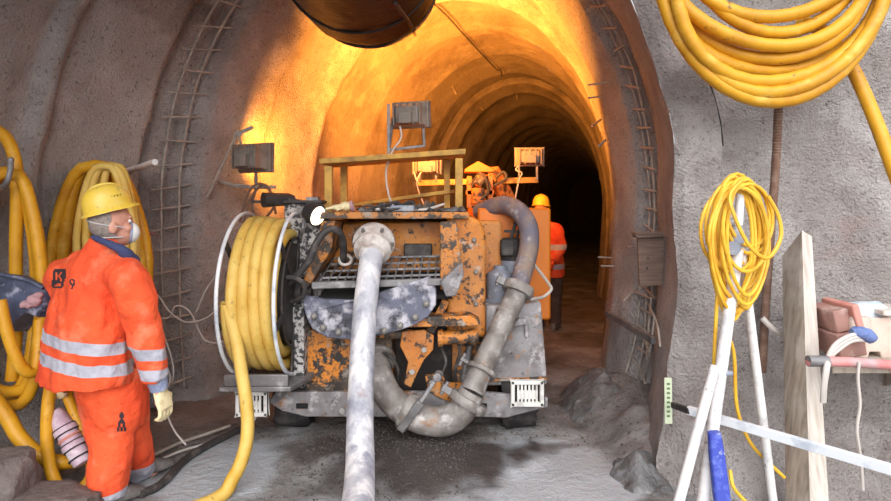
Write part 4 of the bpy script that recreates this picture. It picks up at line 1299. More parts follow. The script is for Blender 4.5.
# prints on the back of the suit, laid on the cloth
def print_on(me_obj, pxs, bitmap, d, mat, name, parent):
    vs = [o_ + base_of(me_obj) for o_ in (v.co for v in me_obj.data.vertices)]
    tree = BVHTree.FromPolygons(vs, [tuple(p.vertices) for p in me_obj.data.polygons])
    x0, y0, x1, y1 = pxs
    rows = bitmap; nr, nc = len(rows), len(rows[0])
    m = MB(); cam_o = Vector((0, 0, EYE)); cache = {}

    def pt(i, j):
        if (i, j) not in cache:
            q = P(x0 + (x1 - x0) * j / nc, y0 + (y1 - y0) * i / nr, d)
            hit, nrm, _, _ = tree.ray_cast(cam_o, (q - cam_o).normalized())
            cache[(i, j)] = None if hit is None else (hit + nrm * 0.0025, hit + nrm * 0.0005)
        return cache[(i, j)]
    for i in range(nr):
        for j in range(nc):
            if rows[i][j] != '#':
                continue
            q = [pt(i, j), pt(i, j + 1), pt(i + 1, j + 1), pt(i + 1, j)]
            if any(k is None for k in q):
                continue
            m.loft([[k[0] for k in q], [k[1] for k in q]])
    return m.build(name, mat, parent, smooth=False)


print_on(jk, (52, 269, 66, 288), [
    "..##########", ".###########", ".##..##..###", ".##..#..####", ".##....#####", ".##..#..####", ".##..##..##.", "#######..##.", "##########..", "####....##..", "##......##..", ".########..."], D0, 'dark_print', 'print', jk)
print_on(jk, (69, 279, 77, 289), ["..###...", ".#..##..", ".#...#..", ".##.##..", "..####..", "...##...", "...#....", "..##...."], D0, 'dark_print', 'print', jk)
print_on(tr, (117, 412, 126, 431), [
    "...##...", "..####..", "..####..", "...##...", "..####..", ".######.", ".##..##.", ".##..##.", "##.##.##", "##.##.##"], D0, 'dark_print', 'print', tr)

# ---------------- the far worker beside the machine, half hidden by the engine cover
D2 = 8.1
p2 = thing('person', 'person in orange jacket and yellow helmet in the dark tunnel beyond the engine cover', 'person', P(549, 329, D2))
f2 = Vector((0.45, 0.88, 0)).normalized(); r2 = Vector((f2.y, -f2.x, 0))
h2 = P(541, 210, D2); R2 = frame((-0.25, -0.9, 0.0))
R2 = frame((0.5, 0.85, -0.1))
gz = P(549, 329, D2).z
m = MB(); head_parts(m, h2, R2)
m.tube([h2 + Vector((0, 0, -0.03)), P(543, 224, D2)], [.062, .075], 12)
m.loft([ring(P(x, y, D2), r2, hw, f2, hd) for x, y, hw, hd in ((547, 272, .15, .11), (546, 255, .14, .1), (545, 238, .16, .11), (544, 226, .14, .09))])
s2r, e2r, w2r = P(556, 230, D2 - .1), P(561, 247, D2 - .15), P(553, 262, D2 - .3)
s2l, e2l, w2l = P(533, 230, D2 + .05), P(530, 248, D2 + .1), P(535, 264, D2)
for a, b, c in ((s2r, e2r, w2r), (s2l, e2l, w2l)):
    m.tube([P(545, 230, D2), a, a.lerp(b, .5), b, b.lerp(c, .5), c], [.06, .058, .052, .043, .04, .03], 12, 4)
hand(m, w2r, P(551, 270, D2 - .34) - w2r, Vector((-.8, .2, 0)), Vector((0, -1, 0)), .95, .8)
hand(m, w2l, P(538, 272, D2 - .05) - w2l, Vector((.8, .2, 0)), Vector((0, -1, 0)), .95, .8)
for x in (-0.11, 0.11):
    hp = P(547, 274, D2) + r2 * x; kn = hp + Vector((0, 0, -0.40)) + f2 * 0.03; an = Vector((kn.x, kn.y, gz + 0.09)) - f2 * 0.03
    m.tube([hp, hp.lerp(kn, .5), kn, kn.lerp(an, .4), an], [.085, .075, .056, .052, .036], 12, 4)
    m.tube([an, an + Vector((0, 0, -.04)) + f2 * .12], [.036, .034], 10)
me = remesh(m, 0.010, 3); link_mesh('body', me, 'skin', p2)
helmet(p2, h2 + R2 @ Vector((0, 0, 0.058)), R2)
m = MB(); m.tube([h2 + R2 @ Vector((.085 * math.cos(a), .105 * math.sin(a), -0.01)) for a in (math.pi * (1 + k / 12) for k in range(13))], 0.008, 6); m.build('strap', 'strap', p2)
m = MB()
m.loft([ring(P(x, y, D2), r2, hw, f2, hd, 24) for x, y, hw, hd in ((547, 276, .235, .18), (547, 262, .23, .175), (546, 246, .225, .165), (545, 233, .215, .15), (544, 226, .16, .115), (543, 221, .09, .085))])
m.tube([P(549, 231, D2), s2r, s2r.lerp(e2r, .5), e2r, e2r.lerp(w2r, .5), w2r], [.10, .10, .09, .082, .075, .066], 14, 5)
m.tube([P(541, 231, D2), s2l, s2l.lerp(e2l, .5), e2l, e2l.lerp(w2l, .5), w2l], [.10, .10, .09, .082, .075, .066], 14, 5)
M['jacket_far'] = stripe_material('hi_vis_jacket_far', 'suit', [(P(0, 249, D2).z - gz, P(0, 243.5, D2).z - gz), (P(0, 268, D2).z - gz, P(0, 263, D2).z - gz)])
me = remesh(m, 0.016, 4, cloth(0.012, 5)); link_mesh('jacket', me, 'jacket_far', p2, label='orange hi-vis jacket with a grey reflective band')
m = MB()
m.loft([ring(P(x, y, D2), r2, hw, f2, hd, 20) for x, y, hw, hd in ((547, 268, .19, .15), (547, 280, .19, .15), (547, 287, .16, .13))])
for x in (-0.11, 0.11):
    hp = P(547, 278, D2) + r2 * x; an = Vector((hp.x, hp.y, gz + 0.07)) - f2 * 0.01
    m.tube([hp, hp.lerp(an, .5) + f2 * .03, an], [.105, .09, .08], 14, 4)
M['dark_trousers'] = material('dark_work_trousers', rgb(74, 62, 58), 0.9, 0, [(rgb(104, 88, 80), 8, 0.5, 0.75, 4)])
me = remesh(m, 0.016, 4, cloth(0.012, 2)); link_mesh('trousers', me, 'dark_trousers', p2, label='dark work trousers')
for x in (-0.11, 0.11):
    m = MB(); q = P(547, 278, D2) + r2 * x; q.z = gz
    m.loft([ring(q + f2 * t + Vector((0, 0, h / 2)), r2, w_, Vector((0, 0, 1)), h / 2, 12) for t, w_, h in ((-.09, .036, .10), (-.02, .046, .14), (.07, .048, .11), (.2, .036, .06))]); m.build('boot', 'boot', p2)
for w_, e_ in ((w2r, e2r), (w2l, e2l)):
    m = MB(); hand(m, w_, (P(551, 271, D2 - .34) if w_ is w2r else P(538, 272, D2 - .05)) - w_, Vector((-.8 if w_ is w2r else .8, .2, 0)), Vector((0, -1, 0)), 1.1, .8)
    me = remesh(m, 0.007, 2); link_mesh('glove', me, 'suit', p2)
# ------------------------------------------------------------------ yellow hoses on the left wall
def coil_path(n, cx, top, bot, rx, d0, d1, seed, start=-0.25, per=28, sway=4.0, power=1.0):
    """n hanging loops (pixels of the view at depth d): top pinned on the peg, bottoms and widths vary loop by loop"""
    rr = random.Random(seed)
    prm = [(cx + rr.uniform(-sway, sway), bot[0] + (bot[1] - bot[0]) * rr.random(), rx[0] + (rx[1] - rx[0]) * rr.random(), d0 + (d1 - d0) * (k / max(1, n)) + rr.uniform(-.012, .012), top + rr.uniform(-2, 2)) for k in range(n + 2)]
    pts = []
    for i in range(int(n * per) + 1):
        k = i / per
        a, b = prm[int(k)], prm[int(k) + 1]
        t = sstep(0, 1, k - int(k))
        c, bt, rxx, d, tp = [u * (1 - t) + v * t for u, v in zip(a, b)]
        th = 2 * math.pi * (k + start)
        cy, ry = (tp + bt) / 2, (bt - tp) / 2
        sx = math.copysign(abs(math.cos(th)) ** 0.62, math.cos(th)) if power != 1.0 else math.cos(th)
        y = cy - ry * math.sin(th)
        w_ = 1.0 if power == 1.0 else (0.80 + 0.20 * sstep(tp, tp + ry * 1.1, y))
        pts.append(P(c + rxx * sx * w_, y, d))
    return pts


h1 = thing('hose_coil', 'thick yellow hose hung in long loops from a grey hook behind the dark blue tub', 'hose', P(20, 400, 3.62))
m = MB()
pth = coil_path(5, 6, 172, (392, 412), (26, 39), 3.62, 3.80, 5, power=2)
m.tube(pth, 0.036, 10)
m.build('loops', 'hose_yellow', h1)
m = MB(); m.tube([P(-60, 128, 3.72), P(-22, 126, 3.72), P(2, 134, 3.72), P(14, 156, 3.70), P(17, 190, 3.70), P(16, 250, 3.72), P(16, 330, 3.74), P(12, 380, 3.74)], 0.038, 10, 10); m.build('upper_strand', 'hose_yellow', h1)
m = MB(); m.tube([P(-60, 340, 3.56), P(-24, 378, 3.52), P(4, 412, 3.48), P(20, 438, 3.46), P(42, 457, 3.46), P(66, 462, 3.5), P(84, 456, 3.6), P(98, 440, 3.8)], 0.043, 10, 10); m.build('lower_strand', 'hose_yellow', h1)
m = MB(); m.tube([P(0, 300, 3.44), P(8, 335, 3.44), P(20, 365, 3.46), P(33, 372, 3.52), P(38, 352, 3.58), P(40, 320, 3.62)], 0.034, 10, 10); m.build('front_strand', 'hose_yellow', h1)
hk = MB(); hk.tube([P(-6, 192, 3.85), P(0, 188, 3.60), P(6, 184, 3.54), P(10, 172, 3.53), P(11, 160, 3.56)], 0.016, 10, 8); hk.ellipsoid(P(11, 160, 3.56), (.018, .018, .018), None, 10, 6)
tag(hk.build('hose_hook', 'steel'), 'bent grey steel hook carrying the thick yellow hose loops', 'hook')

h2c = thing('hose_coil', 'yellow hose bundle looped over a pale steel peg behind the near worker', 'hose', P(98, 395, 4.28))
m = MB(); pth = coil_path(9, 97, 166, (345, 420), (30, 51), 4.20, 4.42, 12, power=2, sway=5); m.tube(pth, 0.042, 10); m.build('loops', 'hose_yellow', h2c)
m = MB(); pth = coil_path(6, 110, 166, (300, 340), (14, 34), 4.10, 4.20, 31, power=2, sway=7); m.tube(pth, 0.026, 10); m.build('thin_loops', 'hose_pale', h2c)
pg = MB(); q = P(120, 167, 4.50); pg.cyl(q + Vector((-0.25, 0.45, -0.02)), P(155, 162, 4.12), 0.021, 14)
tag(pg.build('wall_peg', 'white_paint'), 'pale round steel peg sticking out of the wall above the worker', 'peg')

h3 = thing('supply_hose', 'slim yellow hose with a mauve coupling hanging beside the near worker down to the rocks', 'hose', P(62, 487, 3.38))
m = MB(); m.tube([P(60, 330, 3.62), P(53, 372, 3.46), P(48, 405, 3.42), P(47, 440, 3.40), P(51, 470, 3.38), P(59, 489, 3.34), P(66, 500, 3.30)], 0.034, 10, 10); m.build('strand', 'hose_yellow', h3)
m = MB(); m.tube([P(56, 340, 3.68), P(64, 385, 3.54), P(74, 412, 3.50), P(84, 440, 3.48), P(91, 462, 3.46), P(90, 478, 3.43), P(80, 490, 3.38)], 0.030, 10, 10); m.build('strand', 'hose_yellow', h3)
m = MB(); m.tube([P(55, 380, 3.58), P(47, 395, 3.56), P(46, 408, 3.55), P(54, 412, 3.52)], 0.012, 8, 8); m.build('thin_strand', 'hose_pale', h3)
ca, cb_ = P(55, 410, 3.46), P(84, 464, 3.40)
ax = cb_ - ca; ln = ax.length
m = MB(); m.lathe([(0.020, 0), (0.034, 0.02 * ln), (0.050, 0.18 * ln), (0.056, 0.32 * ln), (0.064, 0.34 * ln), (0.066, 0.42 * ln), (0.056, 0.44 * ln), (0.058, 0.60 * ln), (0.064, 0.62 * ln), (0.064, 0.70 * ln), (0.056, 0.72 * ln), (0.056, 0.86 * ln), (0.050, 0.98 * ln), (0.034, ln)], ca, ax, 20)
cp = m.build('coupling', 'tape', h3, sharp=25, label='dusty mauve coupling')
for t in (0.33, 0.43, 0.61, 0.71, 0.87):
    m = MB(); m.torus(ca + ax * t, ax, 0.060, 0.005, 22, 6); m.build('clamp_ring', 'dark_steel', cp)
m = MB(); m.torus(ca + ax * 0.52, ax, 0.055, 0.010, 22, 6); m.build('red_band', 'case_red', cp)

# dark blue tub wedged between hoses, with a pink rag on its edge
tb = thing('tub', 'dark blue cement-smeared plastic tub wedged among the yellow hoses behind the worker', 'tub', P(24, 338, 3.62))
m = MB()
rim_c = P(10, 292, 3.60)
tops = pp([(-14, 272), (0, 274), (14, 277), (30, 281), (44, 288), (43, 305), (36, 318), (24, 312), (12, 322), (4, 332), (-14, 330)], 3.56)
m.prism(tops, (0.06, 0.16, -0.03)); m.build('shell', 'tub', tb, bevel=0.015)
m = MB(); m.tube([p + Vector((0, -0.005, 0)) for p in tops[:5]], 0.013, 8, 6); m.build('rim', 'tub', tb)
m = MB(); m.ellipsoid(P(33, 301, 3.55), (.048, .03, .038)); m.ellipsoid(P(27, 304, 3.55), (.04, .03, .026)); m.ellipsoid(P(38, 295, 3.55), (.03, .03, .022))
m.displace(0.008, 30)
tag(link_mesh('rag', remesh(m, 0.006, 1, cloth(0.007, 2, 30)), 'pink'), 'dusty pink rag lying against the dark blue tub', 'rag')

# pale thin cables hanging on the wall behind the worker's arm
pc = thing('cable_bundle', 'thin pale cables looped and hanging on the wall behind the near worker', 'cable', P(160, 400, 4.2))
for k, (pts, d) in enumerate((
    ([(152, 290), (160, 298), (170, 312), (186, 322), (206, 318), (222, 304)], 4.45), ([(150, 300), (156, 330), (162, 356), (170, 376), (166, 388), (158, 372), (154, 340)], 4.2),
    ([(152, 304), (164, 336), (172, 360), (173, 378), (168, 384)], 4.24), ([(154, 296), (158, 324), (160, 352), (164, 374)], 4.18),
    ([(150, 316), (168, 318), (176, 306), (190, 312), (205, 340), (226, 342)], 4.5), ([(164, 384), (166, 410), (174, 430), (186, 445)], 3.9),
    ([(196, 312), (206, 290), (220, 270)], 4.6))):
    m = MB(); m.tube([P(x, y, d) for x, y in pts], 0.006, 7, 8); m.build('cable', 'cable', pc)
# cables and rods along the floor
def floor_path(pts, dz):
    out = []
    for x, y in pts:
        d = F * EYE / (y - HY)
        q = P(x, y, d); q.z = floor_z(q.x, q.y) + dz
        out.append(q)
    return out


m = MB(); m.tube(floor_path([(140, 501), (162, 488), (186, 463), (212, 446), (240, 432)], 0.02), 0.026, 10, 8); tag(m.build('floor_hose', 'cable_dark'), 'dark muddy hose lying on the floor behind the near worker', 'hose')
m = MB(); m.tube(floor_path([(148, 466), (180, 454), (206, 446), (226, 438), (244, 431)], 0.012), 0.009, 8, 8); tag(m.build('floor_cable', 'cable'), 'thin pale cable lying along the floor beside the dark muddy hose', 'cable')
m = MB(); m.tube(floor_path([(152, 459), (180, 446), (205, 439), (230, 430)], 0.03), 0.011, 8, 8); tag(m.build('floor_rod', 'rebar'), 'thin brown rod lying on the floor close to the wall', 'rod')
m = MB(); m.tube([P(256, 417, 4.24), P(250, 426, 4.2), P(243, 434, 4.12)], 0.008, 8, 6); tag(m.build('lead', 'cable'), 'short pale lead hanging from the vent grille under the hose reel', 'cable')


def rock(name, label, c, r, seed, stretch=(1, 1, 1)):
    bm_ = bmesh.new(); bmesh.ops.create_icosphere(bm_, subdivisions=4, radius=1)
    for v in bm_.verts:
        n_ = v.co.normalized()
        k = 1 + 0.28 * nz(n_.x * 1.3 + seed, n_.y * 1.3, n_.z * 1.3) + 0.10 * nz(n_.x * 4 + seed, n_.y * 4, n_.z * 4) + 0.03 * nz(n_.x * 11 + seed, n_.y * 11, n_.z * 11)
        q = n_ * k
        q = Vector((max(-0.8, min(0.8, q.x)), max(-0.8, min(0.8, q.y)), max(-0.62, min(0.72, q.z))))
        v.co = Vector(c) + Vector((q.x * stretch[0], q.y * stretch[1], q.z * stretch[2])) * r
    x = MB(); x.bm.free(); x.bm = bm_
    tag(x.build(name, 'rock'), label, 'rock')


rock('boulder', 'brown boulder below the lowest loop of the thick yellow hose', P(-10, 492, 3.12), 0.26, 3, (1, .8, 1))
rock('rock_slab', 'flat grey rock slab at the near worker\'s feet', P(46, 510, 3.08), 0.25, 9, (1.25, .8, .5))
rock('rock', 'small dark rock lying between the slab and the boulder', P(34, 496, 3.40), 0.13, 14, (1.3, .9, .5))

# ------------------------------------------------------------------ duct hanging in the portal crown
du = thing('ventilation_duct', 'big black fabric ventilation duct hanging from the crown of the portal', 'duct', (-0.62, 4.2, 3.0))
rings = []
for i in range(30):
    y = 1.9 + (5.0 - 1.9) * i / 29
    k = 1 - 0.10 * sstep(4.75, 5.0, y)
    r_ = []
    for j in range(44):
        a = 2 * math.pi * j / 44
        rr_ = 0.595 * k * (1 + 0.035 * nz(math.cos(a) * 2, math.sin(a) * 2, y * 2.3) + 0.018 * nz(math.cos(a) * 7, math.sin(a) * 7, y * 1.2))
        r_.append(Vector((-0.66 + 0.03 * (y - 4), y, 3.58)) + Vector((rr_ * math.cos(a), 0, rr_ * math.sin(a))))
    rings.append(r_)
inner = [[Vector((-0.66 + 0.03 * (p.y - 4), p.y, 3.58)) + (p - Vector((-0.66 + 0.03 * (p.y - 4), p.y, 3.58))) * 0.97 for p in r_] for r_ in reversed(rings)]
m = MB(); m.loft(rings + inner + [rings[0]], cap=False); dt = m.build('tube', 'duct', du)
m = MB(); m.torus((-0.63, 4.93, 3.58), (0.03, 1, 0), 0.565, 0.016, 44, 8); m.build('end_hoop', 'dark_steel', du)
m = MB(); m.torus((-0.648, 4.40, 3.58), (0.03, 1, 0), 0.605, 0.010, 44, 8); m.build('hoop', 'rubber', du)
m = MB(); m.tube([Vector((-0.34, 4.0, 3.06)), Vector((-0.28, 4.5, 3.09)), Vector((-0.26, 5.02, 3.14))], 0.014, 10, 6); m.build('seam', 'dark_steel', du)
m = MB(); m.tube([Vector((-1.13, 3.4, 3.23)), Vector((-1.12, 4.2, 3.24)), Vector((-1.06, 4.98, 3.30))], 0.016, 10, 6); m.build('seam', 'rust', du)

# ------------------------------------------------------------------ rebar
def girder(label, right, yc, wd, z0, z1, step, lean, nlong=2):
    t = thing('lattice_girder', label, 'girder', lining_x(yc, z0, right))
    sgn = -1 if right else 1

    def wp(y, z, off):
        return lining_x(y, z, right, 0.07 - off)
    for k in range(nlong):
        y = yc + wd * (-0.22 + 0.44 * k / max(1, nlong - 1))
        zz = [z0 + (z1 - z0) * i / 26 for i in range(27)]
        m = MB(); m.tube([wp(y, z, 0.05) + Vector((0.012 * nz(z * 2, k, 1), 0.02 * nz(z * 2, k, 4), 0)) for z in zz], 0.0095, 8); m.build('long_bar', 'rebar', t)
    z = z0 + 0.05
    i = 0
    while z < z1:
        rr_ = random.Random(int(z * 1000))
        tl = rr_.uniform(-0.02, 0.02)
        m = MB(); m.tube([wp(yc - wd / 2, z + tl - lean, 0.055), wp(yc + wd / 2, z - tl + lean, 0.055)], 0.0085, 8); m.build('rung', 'rebar', t)
        z += step * rr_.uniform(0.9, 1.1); i += 1


girder('rebar lattice girder in a groove of the wall behind the near worker', False, 4.98, 0.225, 0.15, 4.05, 0.185, 0.012)
girder('rebar lattice girder in the groove behind the portal collar, above the formwork board', True, 4.62, 0.24, 0.5, 3.9, 0.16, 0.02)
sp = thing('rebar_mesh', 'tangle of bent rebar ends sticking out of the wall below the formwork board', 'rebar', wall_at(650, 370, 3.6, 6, True))
for k, pts in enumerate(([(640, 290), (652, 300), (664, 322), (668, 345)], [(636, 310), (648, 330), (655, 350)], [(634, 352), (645, 366), (652, 382)], [(630, 300), (640, 292), (658, 298)], [(646, 300), (641, 340), (632, 372)], [(656, 306), (650, 345), (642, 380)], [(662, 315), (657, 350), (650, 384)])):
    m = MB(); q = [wall_at(x, y, 3.6, 6, True) + Vector((-0.06, -0.03, 0)) for x, y in pts]; m.tube(q, 0.007, 7, 6); m.build('bar', 'rebar', sp)
st = MB()
a, b = wall_at(612, 313, 3.8, 7, True), wall_at(660, 339, 3.7, 6, True)
st.beam(a + Vector((-0.05, 0, 0)), b + Vector((-0.06, -0.05, 0)), 0.03, 0.05); tag(st.build('steel_strap', 'steel', None, bevel=0.004), 'bent flat steel strap fixed across the tunnel wall edge, below the formwork board', 'strap')
for i, (x, y, dx, dy, lab) in enumerate(((612, 258, -14, -1, 'upper of the two short rods sticking from the wall edge into the dark tunnel'), (614, 266, -13, 0, 'lower of the two short rods sticking from the wall edge into the dark tunnel'),
                                         (612, 82, -24, 3, 'thin dark rod sticking out of the lit vault beside the portal groove'), (604, 96, -16, 2, 'thin rod below another one at the rim of the lit vault'))):
    q = wall_at(x, y, 4.2, 7, True); e2 = P(x + dx, y + dy, q.y - 0.02)
    m = MB(); m.tube([q + (q - e2).normalized() * 0.05, e2], 0.008, 7); tag(m.build('wall_rod', 'rebar'), lab, 'rod')


def vault_at(px, py):
    """where the sight line meets the vault overhead"""
    y = 4.5
    while y < 20:
        q = P(px, py, y)
        xl, xr, zc = interp(XL, y), interp(XR, y), interp(ZC, y)
        c, a, b = (xl + xr) / 2, (xr - xl) / 2, zc - ZS
        if ((q.x - c) / a) ** 2 + (max(0, q.z - ZS) / b) ** 2 > 0.97:
            return q
        y += 0.02
    return q


m = MB(); pts = [vault_at(x, y) + Vector((0, -0.05, -0.05)) for x, y in ((434, 1), (446, 12), (462, 30), (480, 50), (497, 68))]
m.tube(pts, 0.010, 7, 4); m.tube([vault_at(497, 68) + Vector((0, -0.05, -0.05)), vault_at(500, 66) + Vector((0, -.1, -.1)), P(502, 76, vault_at(497, 68).y)], 0.013, 7, 4)
tag(m.build('vault_cable', 'cable_dark'), 'dark cable strung along the lit vault beside the duct', 'cable')
for i, (x, y, dx, dy) in enumerate(((452, 88, 4, 6), (553, 82, 5, -8), (570, 100, 4, -8), (517, 92, 0, 7), (478, 106, 5, 4), (602, 124, -10, 2), (607, 145, -8, 1))):
    q = vault_at(x, y); m = MB(); m.tube([q + Vector((0, 0.05, 0.05)), P(x + dx, y + dy, q.y - 0.12)], 0.012, 6)
    o = m.build('vault_peg', 'rebar'); tag(o, 'thin steel peg sticking out of the lit vault lining', 'peg', 'pegs in the vault lining')

# formwork board in the recess
fb = thing('formwork_board', 'brown timber board wedged in the recess of the portal collar', 'board', P(655, 286, 4.30))
m = MB(); panel(m, [(638, 237), (672, 235), (673, 285), (640, 286)], 4.28, 0.04); m.build('plank', 'board', fb, bevel=0.004)
m = MB(); panel(m, [(635, 233), (673, 231), (673, 236), (637, 238)], 4.24, 0.10); m.build('top_batten', 'board', fb, bevel=0.004)
for x, y in ((648, 258), (647, 268)):
    m = MB(); m.cyl(P(x, y, 4.28), P(x, y, 4.268), 0.008, 8); m.build('nail', 'dark_steel', fb)

# paint marks on the walls
def mark(name, strokes, mat, label, right=False, r=0.010):
    m = MB()
    for pts in strokes:
        m.tube([wall_at(x, y, 3.9, 7, right) + Vector((0.012 if not right else -0.012, -0.012, 0)) for x, y in pts], r, 6, 4)
    tag(m.build(name, mat), label, 'paint mark')


mark('paint_cross', [[(144, 219), (144.5, 236), (145, 252)], [(141, 236), (148, 233.5), (154, 234)]], 'pink_mark', 'pink sprayed cross on the wall beside the worker\'s dust mask')
mark('chalk_mark', [[(222, 212), (224, 210), (226, 213), (224, 217), (222, 217)], [(229, 211), (227, 215), (230, 217), (231, 214), (228, 214)]], 'pale_mark', 'faint pale scribble on the wall above the hose reel', r=0.007)

# ------------------------------------------------------------------ front wall on the right
bigc = thing('hose_coil', 'huge coil of thick yellow hose hung high on the front wall', 'hose', P(775, 104, 3.25))
rr = random.Random(4)
spec = [(776, 106, 117, 3.18), (774, 98, 112, 3.24), (778, 88, 106, 3.12), (770, 76, 108, 3.20), (780, 66, 104, 3.28), (762, 52, 108, 3.14), (792, 40, 96, 3.22), (766, 26, 104, 3.30), (786, 8, 98, 3.16)]
pts = []
per = 36
for i in range((len(spec) - 1) * per + 1):
    k = i / per; j = min(int(k), len(spec) - 2); t = sstep(0, 1, k - j)
    cx_, bt, rx_, d_ = [u * (1 - t) + v * t for u, v in zip(spec[j], spec[j + 1])]
    th = 2 * math.pi * k + math.pi * 0.5
    tp = -150; cy_, ry_ = (tp + bt) / 2, (bt - tp) / 2
    pts.append(P(cx_ + rx_ * math.cos(th) + 6 * math.sin(th * 2 + j), cy_ - ry_ * math.sin(th), d_ + 0.03 * math.sin(th + j)))
m = MB(); m.tube(pts, 0.036, 12); m.build('loops', 'hose_yellow', bigc)
m = MB(); m.tube([P(800, 20, 3.34), P(826, 34, 3.36), P(848, 62, 3.34), P(860, 84, 3.30), P(876, 122, 3.24), P(892, 165, 3.18), P(915, 230, 3.12), P(935, 320, 3.06), P(938, 420, 3.0), P(925, 500, 2.92), Vector((2.1, 2.7, 0.04)), Vector((1.8, 2.3, 0.04))], 0.036, 12, 10); m.build('tail', 'hose_yellow', bigc)

rb = MB(); rpts = [P(779, 96, 3.44), P(776, 160, 3.46), P(771, 230, 3.48), P(766, 300, 3.48), P(762, 372, 3.48)]
rb.tube(rpts, 0.024, 10, 44, ribs=0.07); tag(rb.build('threaded_rod', 'rust'), 'rusty ribbed rod standing against the front wall behind the slim yellow cord', 'rod')
ap_ = MB(); ap_.tube([lining_point(3.62, 2 - a) + Vector((0.295, 0.0, 0.02)) for a in [0.04 + 0.36 * i / 20 for i in range(21)]], [0.004 + 0.018 * math.sin(math.pi * i / 20) for i in range(21)], 8)  # dark strip put in for the shadow gap along the collar's edge
tag(ap_.build('edge_shadow_strip', 'dark_steel'), 'dark strip in place of the shadow gap at the portal collar edge, behind the hose coil', 'strip')

# tripod with the slim yellow cord
TD = 2.95
tp = thing('tripod', 'scuffed white tube tripod standing in front of the portal collar, carrying the yellow cord', 'tripod', P(728, 520, TD))


def to_floor(a, b, dz=0.0):
    """carry the line a-b on to the floor"""
    a, b = Vector(a), Vector(b)
    for i in range(400):
        t = 1 + i * 0.005
        q = a.lerp(b, t)
        if q.z <= floor_z(q.x, q.y) + dz:
            return q
    return b


a = P(738, 196, TD + 0.06); b = P(703, 501, TD - 0.12)
m = MB(); m.tube([P(737.5, 250, TD + .02), to_floor(P(737.5, 250, TD + .02), b)], 0.029, 16); m.build('leg', 'white_paint', tp)
m = MB(); m.tube([P(741, 182, TD + 0.06), P(738, 236, TD + .03)], 0.021, 14); m.build('mast', 'alu', tp)
m = MB(); m.lathe([(0.034, 0), (0.036, 0.01), (0.036, 0.06), (0.026, 0.065), (0.026, 0.09)], P(736.5, 243, TD + .02), (0.05, 0, 1), 18); m.cyl(P(733, 248, TD - .05), P(734, 248, TD + .06), 0.034, 16); m.build('joint', 'grey_plastic', tp, label='grey plastic joint')
a = P(715, 366, TD - .06); b = P(679, 501, TD - .22)
m = MB(); m.tube([a, to_floor(a, b)], 0.024, 14); m.build('leg', 'white_paint', tp)
a = P(748, 300, TD + .12); b = P(773, 501, TD + .12)
m = MB(); m.tube([P(740, 245, TD + .05), a, to_floor(a, b)], 0.022, 14); m.build('leg', 'white_paint', tp)
m = MB(); m.torus(P(723, 372, TD - .03), (0.12, 0.1, 1), 0.036, 0.012, 18, 8); m.build('clamp', 'grey_plastic', tp)
bl = MB(); a = P(714, 432, TD - .16); b = P(722, 501, TD - .2)
bl.loft([ring(a.lerp(b, t), Vector((1, 0, 0.1)), w_, Vector((0, 1, 0)), 0.022, 16, 5) for t, w_ in ((0, .026), (0.3, .033), (1.0, .036), (1.28, .038))])
ob = bl.build('blue_tool', 'blue_paint'); tag(ob, 'chalky blue flat metal bar leaning at the tripod', 'bar')

yc = thing('cord_coil', 'coil of slim yellow cord hung on the tripod head', 'cord', P(742, 330, TD))
rr = random.Random(8)
prm = []
for k in range(20):
    prm.append((738 + rr.uniform(-10, 18), rr.choice((rr.uniform(240, 275), rr.uniform(285, 328), rr.uniform(300, 330))), rr.uniform(18, 30), TD - 0.04 + 0.12 * rr.random(), rr.uniform(172, 192)))
pts = []
per = 26
for i in range(18 * per + 1):
    k = i / per; j = int(k); t = sstep(0, 1, k - j)
    c, bt, rx_, d_, tpy = [u * (1 - t) + v * t for u, v in zip(prm[j], prm[j + 1])]
    th = 2 * math.pi * (k - 0.25)
    cy_, ry_ = (tpy + bt) / 2, (bt - tpy) / 2
    y = cy_ - ry_ * math.sin(th)
    low = sstep(250, 330, y)
    pts.append(P(c + rx_ * math.cos(th) * (1 - 0.30 * low), y, d_ + (0.05 * math.cos(th))))
m = MB(); m.tube(pts, 0.0095, 7); m.build('loops', 'cord_yellow', yc)
m = MB(); m.tube([P(768, 196, TD - .08), P(778, 215, TD - .08), P(781, 235, TD - .08), P(774, 252, TD - .09), P(764, 258, TD - .1), P(748, 244, TD - .1), P(734, 215, TD - .1), P(730, 195, TD - .08), P(742, 180, TD - .06)], 0.0095, 7, 8); m.build('front_loop', 'cord_yellow', yc)
m = MB(); m.tube([P(720, 260, TD), P(717, 300, TD), P(714.5, 350, TD + .02), P(714, 372, TD + .02)], 0.0095, 7, 8); m.build('tail', 'cord_yellow', yc)
m = MB(); m.tube([P(722, 300, TD + .08), P(727, 330, TD + .1), P(734, 355, TD + .14), P(736, 400, TD + .16), P(742, 425, TD + .18), P(752, 445, TD + .18), P(766, 460, TD + .16), P(785, 478, TD + .12)], 0.0095, 7, 8); m.build('tail', 'cord_yellow', yc)
m = MB(); m.tube([P(730, 470, TD + .1), P(733, 486, TD + .06), P(742, 498, TD), P(756, 510, TD - .05)], 0.0095, 7, 8); m.build('tail', 'cord_yellow', yc)

